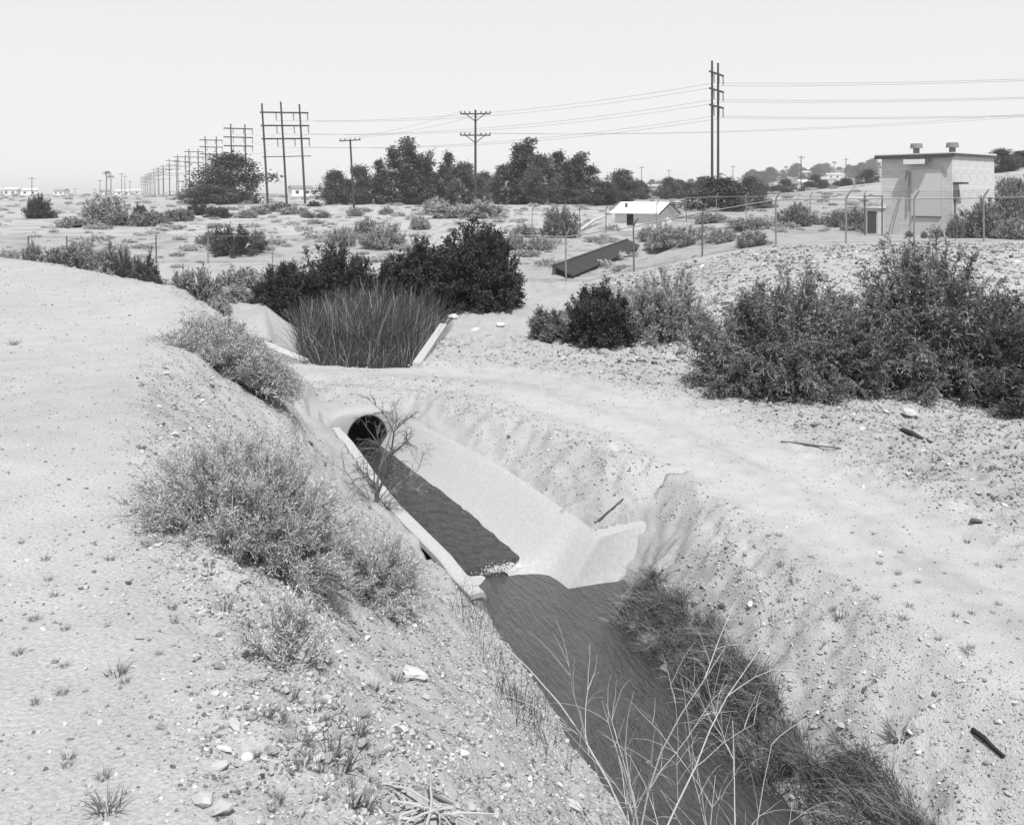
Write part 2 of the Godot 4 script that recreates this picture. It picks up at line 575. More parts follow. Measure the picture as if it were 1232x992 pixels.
func blades(mb: MB, r: RandomNumberGenerator, p: Vector3, l: float, w: float, lean: Vector3, droop: float, col: Color) -> void:
	var b := (Vector3.UP + lean).normalized()
	var m := p + b * l * 0.55
	var e := m + (b + lean.normalized() * droop + Vector3(0, -droop * 0.9, 0)).normalized() * l * 0.5
	var a := r.randf() * TAU
	mb.ribbon([p, p.lerp(m, 0.55) , m, m.lerp(e, 0.55) + Vector3(0, l * 0.03, 0), e], w, w * 0.25, Vector3(cos(a), 0.3, sin(a)), col)

func tuft_mesh(s: int, count: int, l: float, w: float, spread: float, tn: float) -> ArrayMesh:
	var r := RandomNumberGenerator.new()
	r.seed = s
	var mb := MB.new()
	for i in count:
		var a := r.randf() * TAU
		var q := sqrt(r.randf()) * spread * 0.35
		var p := Vector3(cos(a) * q, -0.01, sin(a) * q)
		blades(mb, r, p, l * r.randf_range(0.45, 1.1), w, Vector3(cos(a), 0, sin(a)) * r.randf_range(0.1, 0.9) * spread / l, r.randf_range(0.0, 0.6), g(tn * r.randf_range(0.6, 1.4)))
	return mb.mesh()

# bare forked plant: recursive tubes
func branch(mb: MB, r: RandomNumberGenerator, p: Vector3, dir: Vector3, l: float, rad: float, depth: int, droop: float, tn: float, kids := 5) -> void:
	var pts := [p]
	var q := p
	var dd := dir
	var steps := 6
	for i in steps:
		dd = (dd + Vector3(r.randfn(), r.randfn() * 0.6, r.randfn()) * 0.09 + Vector3(0, -droop, 0)).normalized()
		q += dd * l / steps
		pts.append(q)
	mb.tube(pts, rad, rad * 0.35, 5 if depth > 1 else 4, g(clampf(tn * r.randf_range(0.85, 1.15), 0.03, 0.6)), false)
	if depth <= 0:
		return
	for i in kids:
		var k := r.randi_range(1, steps)
		var side := dd.cross(Vector3(r.randfn(), r.randfn(), r.randfn())).normalized()
		var nd := (dir * 0.75 + side * 0.6 + Vector3(0, 0.12, 0)).normalized()
		branch(mb, r, pts[k], nd, l * r.randf_range(0.3, 0.58), rad * 0.48, depth - 1, droop * 2.2 + 0.03, tn, kids)

# ------------------------------------------------------------------ stones
func rock_mesh(s: int, sub := 1) -> ArrayMesh:
	var r := RandomNumberGenerator.new()
	r.seed = s
	var sm := SphereMesh.new()
	sm.radius = 0.5
	sm.height = 1.0
	sm.radial_segments = 6 + sub * 2
	sm.rings = 3 + sub
	var a := sm.get_mesh_arrays()
	var v: PackedVector3Array = a[Mesh.ARRAY_VERTEX]
	var ix: PackedInt32Array = a[Mesh.ARRAY_INDEX]
	var nz := FastNoiseLite.new()
	nz.seed = s
	nz.frequency = 1.3
	var cuts := []
	for i in 7:
		cuts.append([Vector3(r.randfn(), r.randfn(), r.randfn()).normalized(), r.randf_range(0.26, 0.42)])
	for i in v.size():
		var p := v[i]
		p *= 1.0 + 0.5 * nz.get_noise_3dv(p * 2.0)
		for cc in cuts:
			var over: float = p.dot(cc[0]) - cc[1]
			if over > 0.0: p -= cc[0] * over
		v[i] = Vector3(p.x, p.y * 0.62, p.z * 0.85)
	var mb := MB.new()
	for i in range(0, ix.size(), 3):
		var p0 := v[ix[i]]
		var p1 := v[ix[i + 1]]
		var p2 := v[ix[i + 2]]
		if (p1 - p0).cross(p2 - p0).length() > 1e-5:
			mb.tri(p0, p1, p2)
	return mb.mesh()

func scatter(called: String, label: String, category: String, mesh: Mesh, m: Material, xf: Array, cols: PackedColorArray) -> void:
	var mm := MultiMesh.new()
	mm.transform_format = MultiMesh.TRANSFORM_3D
	mm.use_colors = true
	mm.mesh = mesh
	mm.instance_count = xf.size()
	for i in xf.size():
		mm.set_instance_transform(i, xf[i])
		mm.set_instance_color(i, cols[i])
	var o := MultiMeshInstance3D.new()
	o.name = numbered(called)
	o.multimesh = mm
	o.material_override = m
	add_child(o)
	tag(o, label, category, "", "stuff")

# ------------------------------------------------------------------ built things
const O2 := Vector2(0.2, 13.0)
const UPS := Vector2(-0.4749, 0.8800)
const RGT := Vector2(0.8800, 0.4749)

func fl(p: float, a: float, y: float) -> Vector3:
	var q := O2 + RGT * p + UPS * a
	return Vector3(q.x, y, -q.y)

# a smooth sheet over a grid of points
func sheet(mb: MB, rows: Array, col := Color.WHITE, flip := false) -> void:
	var h := rows.size()
	var w: int = rows[0].size()
	var k0 := mb.v.size()
	for j in h:
		for i in w:
			var a: Vector3 = rows[j][mini(i + 1, w - 1)] - rows[j][maxi(i - 1, 0)]
			var b: Vector3 = rows[mini(j + 1, h - 1)][i] - rows[maxi(j - 1, 0)][i]
			var nn := b.cross(a).normalized()
			mb.vert(rows[j][i], -nn if flip else nn, col, Vector2(float(i) / (w - 1), float(j) / (h - 1)))
	for j in h - 1:
		for i in w - 1:
			var k := k0 + j * w + i
			var f := [k, k + 1, k + w, k + 1, k + w + 1, k + w]
			if flip: f = [k, k + w, k + 1, k + 1, k + w, k + w + 1]
			for e in f: mb.ix.append(e)

func slab(mb: MB, rows: Array, down: Vector3) -> void:
	# a sheet with thickness: front, back and the four edges
	var back := []
	for r in rows:
		var b := []
		for p in r: b.append(p + down)
		back.append(b)
	sheet(mb, rows)
	sheet(mb, back, Color.WHITE, true)
	var h := rows.size()
	var w: int = rows[0].size()
	for j in h - 1:
		mb.quad(rows[j][0], rows[j + 1][0], back[j + 1][0], back[j][0])
		mb.quad(rows[j + 1][w - 1], rows[j][w - 1], back[j][w - 1], back[j + 1][w - 1])
	for i in w - 1:
		mb.quad(rows[0][i + 1], rows[0][i], back[0][i], back[0][i + 1])
		mb.quad(rows[h - 1][i], rows[h - 1][i + 1], back[h - 1][i + 1], back[h - 1][i])

const PROF := [[0.0, 0.0], [0.15, 0.02], [0.30, 0.10], [0.45, 0.22], [0.60, 0.37], [0.75, 0.53], [0.88, 0.68], [0.99, 0.80], [1.06, 0.88], [1.13, 0.95], [1.19, 1.0]]

const STEEP := [[0.0, 0.0], [0.32, 0.01], [0.55, 0.05], [0.70, 0.16], [0.80, 0.32], [0.88, 0.48], [0.95, 0.64], [1.0, 0.78]]

func flume_section(t: float) -> Array:
	var a := t * 7.1
	var floor_y := lerpf(-0.30, lerpf(0.0, 0.12, t), smoothstep(0.45, 0.85, a))
	return [floor_y, lerpf(0.62, 1.02, t), lerpf(1.03, 0.66, smoothstep(0.35, 1.0, t))]

func build_flume() -> void:
	var o := thing("concrete_flume", "pale half-round concrete flume running down from the culvert pipe mouth to the ditch", "flume")
	for side in [1.0, -1.0]:
		var rows := []
		for j in 57:
			var t := j / 56.0
			var row := []
			var prof: Array = PROF if side > 0.0 else STEEP
			for i in prof.size():
				var end: float = -0.34 + 0.12 * prof[i][0] if side > 0.0 else lerpf(0.0, -0.62, prof[i][0])
				var a := lerpf(end, 7.0, t)
				var se := flume_section(t)
				var wear := 0.012 * n3.get_noise_2d(a * 2.0, i * 0.6 + side * 30.0)
				row.append(fl(side * prof[i][0] * se[2], a, lerpf(se[0], se[1], prof[i][1]) + wear))
			if side < 0.0:
				row.reverse()
			rows.append(row)
		var mb := MB.new()
		slab(mb, rows, fl(side * 0.13, 0, -0.10) - fl(0, 0, 0))
		part("side_wall", mb.mesh(), M.concrete, o)
	# rounded rim of the left wall, broken off at its lower end
	var rim := []
	for j in 15:
		var t := j / 14.0
		var se := flume_section(t)
		var a := lerpf(-0.66, 7.0, t)
		var row := []
		for k in [[-0.17, -0.03], [-0.16, 0.0], [-0.06, 0.012], [0.03, 0.006], [0.045, -0.02]]:
			row.append(fl(-se[2] * 1.0 + k[0], a + 0.03 * sin(k[0] * 70.0), lerpf(se[0], se[1], 0.79) + k[1] + 0.008 * n3.get_noise_2d(a * 4.0, k[0] * 20.0)))
		rim.append(row)
	var rb := MB.new()
	slab(rb, rim, Vector3(0, -0.07, 0))
	part("rim", rb.mesh(), M.concrete, o)
	# flared wing at the lower end of the right wall
	var wing := []
	var se0 := flume_section(0.0)
	for j in 9:
		var row := []
		var pr: Array = PROF[2 + j]
		var t := j / 8.0
		var inner := fl(pr[0] * se0[2], -0.34 + 0.12 * pr[0] - 0.006, lerpf(se0[0], se0[1], pr[1]))
		var outer := fl(1.68, -0.46, 0.02).lerp(fl(2.25, -0.20, 0.66), t)
		for i in 8:
			var u := i / 7.0
			var p := inner.lerp(outer, u)
			p.y += 0.014 * n3.get_noise_2d(i * 0.8, j * 0.8) 
			if j == 0: p += (fl(0, 0.10, 0) - fl(0, 0, 0)) * n3.get_noise_2d(i * 1.3, 3.0)
			row.append(p)
		wing.append(row)
	var wb := MB.new()
	slab(wb, wing, fl(0, 0.34, -0.03) - fl(0, 0, 0))
	part("end_wall", wb.mesh(), M.concrete, o)
	# face round the pipe's mouth, rolling back into the fill at its top
	var face := []
	for k in 41:
		var an := TAU * k / 40.0
		var cx := cos(an)
		var sn := sin(an)
		var ring := [fl(0.45 * cx, 7.03, 0.55 + 0.47 * sn)]
		var ox := 0.82 * signf(cx) * pow(absf(cx), 0.5)
		var oy := 0.55 + (0.555 if sn > 0.0 else 0.85) * signf(sn) * pow(absf(sn), 0.5)
		for u in [0.2, 0.45, 0.7, 0.9, 1.0]:
			ring.append(fl(lerpf(0.45 * cx, ox, u), 7.03 + 0.05 * u * u, lerpf(0.55 + 0.47 * sn, oy, u) + 0.01 * n3.get_noise_2d(k * 0.4, u * 4.0)))
		var rise := maxf(0.0, sn)
		ring.append(fl(ox * 1.10, 7.16, oy + 0.05 * rise))
		ring.append(fl(ox * 1.16, 7.42, oy + 0.07 * rise))
		ring.append(fl(ox * 1.2, 7.75, oy - 0.05))
		face.append(ring)
	var hw := MB.new()
	sheet(hw, face, g(0.36))
	part("packed_earth_face", hw.mesh(), M.soil, o)
	# the pipe's mouth
	var pb := MB.new()
	var rings := []
	for j in 12:
		var row := []
		for k in 33:
			var an := TAU * k / 32.0
			row.append(fl(0.44 * cos(an), 7.02 + j * 0.34, 0.55 + 0.46 * sin(an)))
		rings.append(row)
	slab_ring(pb, rings, 0.02)
	part("pipe_mouth", pb.mesh(), M.pipe, o)

func slab_ring(mb: MB, rings: Array, thick: float) -> void:
	var outer := []
	for r in rings:
		var mid := Vector3.ZERO
		for p in r.slice(0, 32): mid += p / 32.0
		var row := []
		for p in r: row.append(p + (p - mid).normalized() * thick)
		outer.append(row)
	sheet(mb, rings, Color.WHITE, true)
	sheet(mb, outer)
	for i in 32:
		mb.quad(rings[0][i], rings[0][i + 1], outer[0][i + 1], outer[0][i])

func build_inlet() -> void:
	var o := thing("concrete_inlet_lining", "bright sloping concrete lining slab beside the reeds and the dark bush", "slab", Vector3.ZERO)
	var rows := []
	for j in 12:
		var t := j / 11.0
		var a := Vector3(-7.1, 1.36, -26.8).lerp(Vector3(-9.4, 1.62, -33.6), t)
		var b := Vector3(-5.8, 0.25, -26.3).lerp(Vector3(-7.3, 0.35, -33.6), t)
		var row := []
		for i in 6:
			var p := a.lerp(b, i / 5.0)
			p.y += 0.02 * n3.get_noise_2d(i * 0.8, j * 1.2) - 0.10 * sin(PI * i / 5.0)
			row.append(p)
		rows.append(row)
	var mb := MB.new()
	slab(mb, rows, Vector3(-0.06, -0.16, 0))
	part("lining_slab", mb.mesh(), M.pale_concrete, o)
	var eb := MB.new()
	eb.hexa([Vector3(-7.3, 0.5, -25.4), Vector3(-5.75, 0.3, -24.6), Vector3(-5.65, 0.3, -25.0), Vector3(-7.2, 0.5, -25.9)], [Vector3(-7.3, 1.52, -25.4), Vector3(-5.8, 1.16, -24.6), Vector3(-5.7, 1.14, -25.0), Vector3(-7.2, 1.50, -25.9)])
	part("end_block", eb.mesh(), M.pale_concrete, o)
	var r := thing("concrete_inlet_wall", "slanting concrete wall edge at the right side of the reeds by the road", "wall")
	rows = []
	for j in 8:
		var t := j / 7.0
		var a := Vector3(-2.55, 1.36, -23.2).lerp(Vector3(-2.25, 1.62, -28.2), t)
		var b := Vector3(-3.5, 0.1, -23.6).lerp(Vector3(-3.3, 0.2, -28.2), t)
		var row := []
		for i in 5:
			row.append(a.lerp(b, i / 4.0) + Vector3(0, 0.015 * n3.get_noise_2d(i, j * 1.5), 0))
		rows.append(row)
	mb = MB.new()
	slab(mb, rows, Vector3(0.16, -0.10, 0))
	part("wall_slab", mb.mesh(), M.concrete, r)
	var cb := MB.new()
	var cap := []
	for j in 8:
		var t := j / 7.0
		var a := Vector3(-2.62, 1.40, -23.15).lerp(Vector3(-2.32, 1.67, -28.3), t)
		cap.append([a + Vector3(0.24, -0.02, 0), a + Vector3(0.02, 0.0, 0)])
	slab(cb, cap, Vector3(0, -0.12, 0))
	part("coping", cb.mesh(), M.concrete, r)

func build_water() -> void:
	var mb := MB.new()
	var rows := []
	for j in 60:
		var a := lerpf(0.5, 10.4, pow(j / 59.0, 1.4))
		var row := []
		for i in 15:
			var p := lerpf(-1.25, 1.25, i / 14.0)
			var t := clampf(a / 7.0, 0.0, 1.0)
			var hw: float = flume_section(t)[2]
			var lim := hw * 0.9 if a < 6.9 else 0.40
			var y := 0.11 + 0.035 * maxf(a - 0.8, 0.0) - 0.16 * smoothstep(0.85, 0.5, a)
			y += 0.016 * n2.get_noise_2d(p * 9.0, a * 5.0) * smoothstep(0.6, 1.2, a)
			row.append(fl(p * lim / 1.25, a, y))
		rows.append(row)
	sheet(mb, rows)
	part("flume_water", mb.mesh(), M.swift_water, self, "structure")
	mb = MB.new()
	rows = []
	var line := []
	for i in range(1, chan.size() - 1):
		for k in 12:
			line.append((chan[i] as Vector2).lerp(chan[i + 1], k / 12.0))
	line.insert(0, O2 + UPS * 0.9)
	for j in line.size():
		var t: Vector2 = (line[mini(j + 1, line.size() - 1)] - line[maxi(j - 1, 0)]).normalized()
		var s := Vector2(-t.y, t.x)
		var row := []
		for i in 17:
			var q: Vector2 = line[j] + s * lerpf(-1.9, 1.9, i / 16.0)
			if j == 0: q = line[j] + s * lerpf(-1.0, 1.0, i / 16.0)
			row.append(Vector3(q.x, 0.004 * n2.get_noise_2d(q.x * 3.0, q.y * 3.0), -q.y))
		rows.append(row)
	sheet(mb, rows, Color.WHITE, true)
	part("ditch_water", mb.mesh(), M.water, self, "structure")
	# pool in the inlet basin under the reeds
	mb = MB.new()
	mb.quad(Vector3(-9, 0.3, -35), Vector3(-2.5, 0.3, -35), Vector3(-2.5, 0.3, -23.6), Vector3(-9, 0.3, -23.6))
	part("inlet_water", mb.mesh(), M.water, self, "structure")
	# spilling lip: small crests of broken white water
	var r := RandomNumberGenerator.new()
	r.seed = 77
	var fb := MB.new()
	for i in 1100:
		var p := r.randfn() * 0.2 - 0.02
		var a := 0.62 + r.randfn() * 0.08 + 0.10 * absf(p)
		var y := 0.05 + 0.05 * exp(-p * p * 9.0) * r.randf() + 0.02
		var sz := r.randf_range(0.005, 0.022)
		var c := fl(p, a, y)
		fb.leaf(c, Vector3(r.randfn(), r.randf_range(0.0, 0.8), r.randfn()).normalized(), Vector3(r.randfn(), r.randfn() * 0.3, r.randfn()).normalized(), sz, sz * 0.7, g(0.8))
	var fo := part("foam", fb.mesh(), M.foam, self, "stuff")
	tag(fo, "small patch of white broken water where the flume spills into the ditch", "foam")

func pole_frame(called: String, label: String, where: Vector3, turn: float, h: float, cols: Array, arms: Array, arm_len: float, shift: float, lean := 0.0, group := "", strings := true) -> Node3D:
	var o := thing(called, label, "power pole", where, 0.0, group)
	o.basis = Basis(Vector3(0, 0, 1), lean) * Basis(Vector3.UP, turn)
	for x in cols:
		var mb := MB.new()
		var px: float = x
		mb.tube([Vector3(px, -1.2, 0), Vector3(px + 0.03, h * 0.5, 0), Vector3(px, h * (1.0 - 0.006 * absf(px)), 0)], 0.21, 0.15, 8)
		part("pole", mb.mesh(), M.pole, o)
	for k in arms.size():
		var y: float = h * arms[k]
		var ab := MB.new()
		var thin: float = 0.14 if k == 3 else 0.26
		ab.box(Vector3(shift, y, 0.22), Vector3(arm_len, thin, 0.14))
		part("crossarm", ab.mesh(), M.pole, o)
		if strings and k < 3:
			for e in [-0.18, 0.18, 0.48]:
				var ib := MB.new()
				var ix: float = shift + e * arm_len
				var pts := []
				for q in 6: pts.append(Vector3(ix, y - 0.13 - q * 0.24, 0.22))
				for q in 5:
					ib.tube([pts[q], pts[q].lerp(pts[q + 1], 0.5), pts[q + 1]], 0.11, 0.045, 6)
				part("insulator", ib.mesh(), M.insulator, o)
	return o

func wire(a: Vector3, b: Vector3, sag: float, label: String, group: String, r := 0.017) -> void:
	var mb := MB.new()
	var pts := []
	for i in 25:
		var t := i / 24.0
		var p := a.lerp(b, t)
		p.y -= sag * 4.0 * t * (1.0 - t)
		pts.append(p)
	mb.tube(pts, r, r, 4, Color.WHITE, false)
	var o := part("power_line", mb.mesh(), M.wire, self)
	tag(o, label, "power line", group)

func chain_fence(label: String, pts: Array, h: float, mesh_wires: bool, called := "chain_link_fence", extra := true) -> void:
	var o := thing(called, label, "fence")
	var rr := 0.024 if extra else 0.010
	var r := RandomNumberGenerator.new()
	r.seed = pts.size() * 31 + 7
	var tops := []
	for i in pts.size():
		var p: Vector3 = pts[i]
		var up := p + Vector3(r.randf_range(-0.05, 0.05), h * 0.86, r.randf_range(-0.05, 0.05))
		tops.append(up)
		var mb := MB.new()
		mb.tube([p + Vector3(0, -0.3, 0), up], 0.042, 0.038, 6)
		if extra:
			mb.tube([up + Vector3(0, -0.02, 0), up + Vector3(0.10, 0.20, 0.06), up + Vector3(0.2, h * 0.15, 0.1)], 0.05, 0.03, 5)
		part("post", mb.mesh(), M.galvanised if r.randf() < 0.5 else M.rusty, o)
	for i in pts.size() - 1:
		var a: Vector3 = tops[i]
		var b: Vector3 = tops[i + 1]
		var lo: Vector3 = pts[i]
		var lb: Vector3 = pts[i + 1]
		var rb := MB.new()
		rb.tube([a + Vector3(0, -0.03, 0.03), b + Vector3(0, -0.03, 0.03)], rr, rr, 5)
		part("top_rail", rb.mesh(), M.galvanised, o)
		if extra:
			var bb := MB.new()
			for k in 3:
				var f := Vector3(0.07 + 0.06 * k, 0.12 + 0.10 * k, 0.05 + 0.03 * k)
				bb.tube([a + f, (a + b) * 0.5 + f + Vector3(0, -0.03, 0), b + f], 0.006, 0.006, 3, Color.WHITE, false)
			part("barbed_wire", bb.mesh(), M.wire, o, "stuff")
		if mesh_wires:
			var wb := MB.new()
			var len := lo.distance_to(lb)
			var count := int(len / 0.075)
			var hh := a.y - lo.y
			for k in range(-int(hh / 0.075), count):
				for s in [1.0, -1.0]:
					var x0 := k * 0.075
					var x1 := x0 + hh
					var u0 := clampf(x0, 0.0, len)
					var u1 := clampf(x1, 0.0, len)
					if u1 - u0 < 0.02: continue
					var v0 := (u0 - x0) / hh
					var v1 := (u1 - x0) / hh
					if s < 0.0:
						v0 = 1.0 - v0
						v1 = 1.0 - v1
					var p0 := lo.lerp(lb, u0 / len).lerp(a.lerp(b, u0 / len), 0.03 + 0.95 * v0)
					var p1 := lo.lerp(lb, u1 / len).lerp(a.lerp(b, u1 / len), 0.03 + 0.95 * v1)
					wb.tube([p0, p1], 0.0022, 0.0022, 3, Color.WHITE, false)
			part("wire_mesh", wb.mesh(), M.wire, o, "stuff")

func build_pump_house() -> void:
	var d0 := 47.0
	var x0 := (1146.0 - CX) / F * d0
	var yb := height(x0, d0) - 0.05
	var o := thing("pump_house", "tall pale concrete block pump house with flat overhanging roof and two roof vents", "building", Vector3(x0, yb, -d0), deg_to_rad(39.8))
	var W := 5.3
	var L := 3.9
	var H := EYE + 2.06 - yb
	for w in [[Vector3(W * 0.5, H * 0.5, -0.1), Vector3(W - 0.4, H, 0.2)], [Vector3(W * 0.5, H * 0.5, -L + 0.1), Vector3(W - 0.4, H, 0.2)], [Vector3(0.1, H * 0.5, -L * 0.5), Vector3(0.2, H, L)], [Vector3(W - 0.1, H * 0.5, -L * 0.5), Vector3(0.2, H, L)]]:
		var mb := MB.new()
		mb.box(w[0], w[1])
		part("wall", mb.mesh(), M.block, o)
	var rb := MB.new()
	rb.hexa([Vector3(-0.24, H, 0.08), Vector3(W + 0.12, H, 0.08), Vector3(W + 0.12, H, -L - 0.3), Vector3(-0.24, H, -L - 0.3)], [Vector3(-0.24, H + 0.14, 0.08), Vector3(W + 0.12, H + 0.20, 0.08), Vector3(W + 0.12, H + 0.20, -L - 0.3), Vector3(-0.24, H + 0.14, -L - 0.3)])
	var roof := part("roof", rb.mesh(), M.roof, o)
	var fb := MB.new()
	fb.box(Vector3(-0.255, H - 0.02, -L * 0.5 - 0.04), Vector3(0.03, 0.2, L + 0.5))
	fb.box(Vector3(W * 0.5 - 0.06, H + 0.03, 0.095), Vector3(W + 0.36, 0.14, 0.03))
	part("fascia", fb.mesh(), M.dark_wood, roof)
	for vx in [[1.0, -2.4], [1.6, -0.7]]:
		var vb := MB.new()
		var c := Vector3(vx[0], H + 0.12, vx[1])
		vb.tube([c, c + Vector3(0, 0.4, 0)], 0.17, 0.17, 10)
		var ven := part("vent", vb.mesh(), M.galvanised_dark, roof)
		var cb := MB.new()
		cb.tube([c + Vector3(0, 0.36, 0), c + Vector3(0, 0.44, 0), c + Vector3(0, 0.62, 0)], 0.34, 0.30, 12)
		part("vent_cap", cb.mesh(), M.galvanised, roof)
	# tall door on the left face
	var db := MB.new()
	db.box(Vector3(-0.03, 1.82, -1.34), Vector3(0.06, 3.6, 1.62))
	var door := part("door", db.mesh(), M.door, o)
	var hb := MB.new()
	hb.box(Vector3(-0.10, 1.05, -1.34), Vector3(0.05, 0.07, 1.58))
	part("door_bar", hb.mesh(), M.rusty, door)
	var jb := MB.new()
	for z in [-2.19, -0.49]:
		jb.box(Vector3(-0.03, 1.85, z), Vector3(0.05, 3.7, 0.05))
	jb.box(Vector3(-0.03, 3.72, -1.34), Vector3(0.05, 0.05, 1.74))
	part("door_frame", jb.mesh(), M.door, door)
	var sb := MB.new()
	sb.box(Vector3(-0.28, 4.08 * H / 4.4, -1.85), Vector3(0.36, 0.26, 1.15))
	part("door_track_hood", sb.mesh(), M.white_paint, o)
	var ob := MB.new()
	ob.box(Vector3(-0.30, 4.05 * H / 4.4, -1.2), Vector3(0.2, 0.34, 0.12))
	part("hood_bracket", ob.mesh(), M.rusty, o)
	for st in [[Vector3(-0.12, H * 0.83, -2.35), Vector3(-0.75, 0.1, -2.95)], [Vector3(-0.12, H * 0.80, -2.25), Vector3(-0.10, H * 0.3, -2.32)]]:
		var tb := MB.new()
		tb.tube([st[0], st[1]], 0.035, 0.035, 6)
		part("conduit", tb.mesh(), M.galvanised, o)
	# bracket lamp by the corner on the right face
	var lb := MB.new()
	lb.box(Vector3(0.42, 2.86, 0.26), Vector3(0.72, 0.10, 0.5))
	part("canopy", lb.mesh(), M.dark_wood, o)
	var eb := MB.new()
	eb.box(Vector3(0.28, 2.25, 0.09), Vector3(0.34, 0.5, 0.18))
	part("meter_box", eb.mesh(), M.galvanised_dark, o)
	eb = MB.new()
	eb.tube([Vector3(0.24, 2.0, 0.06), Vector3(0.24, 0.0, 0.06)], 0.05, 0.05, 6)
	part("conduit", eb.mesh(), M.galvanised, o)
	# low block cabinet and pipe frame beside the left wall
	var q := hit(1055, 285, 40.0)
	q = Vector3((1054.0 - CX) / F * 50.0, height((1054.0 - CX) / F * 50.0, 50.0), -50.0)
	var k := thing("pump_cabinet", "small waist-high block cabinet against the left wall of the pump house", "cabinet", q, deg_to_rad(39.8))
	var kb := MB.new()
	kb.box(Vector3(0, 0.72, 0), Vector3(0.85, 1.5, 0.7))
	part("body", kb.mesh(), M.block, k)
	kb = MB.new()
	kb.box(Vector3(0, 1.53, 0), Vector3(1.05, 0.1, 0.9))
	part("lid", kb.mesh(), M.white_paint, k)
	kb = MB.new()
	kb.box(Vector3(-0.44, 0.7, 0), Vector3(0.03, 1.2, 0.5))
	part("door", kb.mesh(), M.dark_wood, k)
	var gq := Vector3((1044.0 - CX) / F * 48.5, 0, -48.5)
	gq.y = height(gq.x, 48.5)
	var gt := thing("pipe_gate_frame", "rusty pipe gate frame standing beside the pump house cabinet", "gate", gq, deg_to_rad(10.0))
	for x in [-0.15, 0.88]:
		var pb := MB.new()
		pb.tube([Vector3(x, -0.2, 0), Vector3(x, 2.2, 0)], 0.04, 0.04, 6)
		part("upright", pb.mesh(), M.rusty, gt)
	var tb2 := MB.new()
	tb2.tube([Vector3(-0.15, 2.18, 0.0), Vector3(0.88, 2.18, 0.0)], 0.035, 0.035, 6)
	part("crossbar", tb2.mesh(), M.rusty, gt)

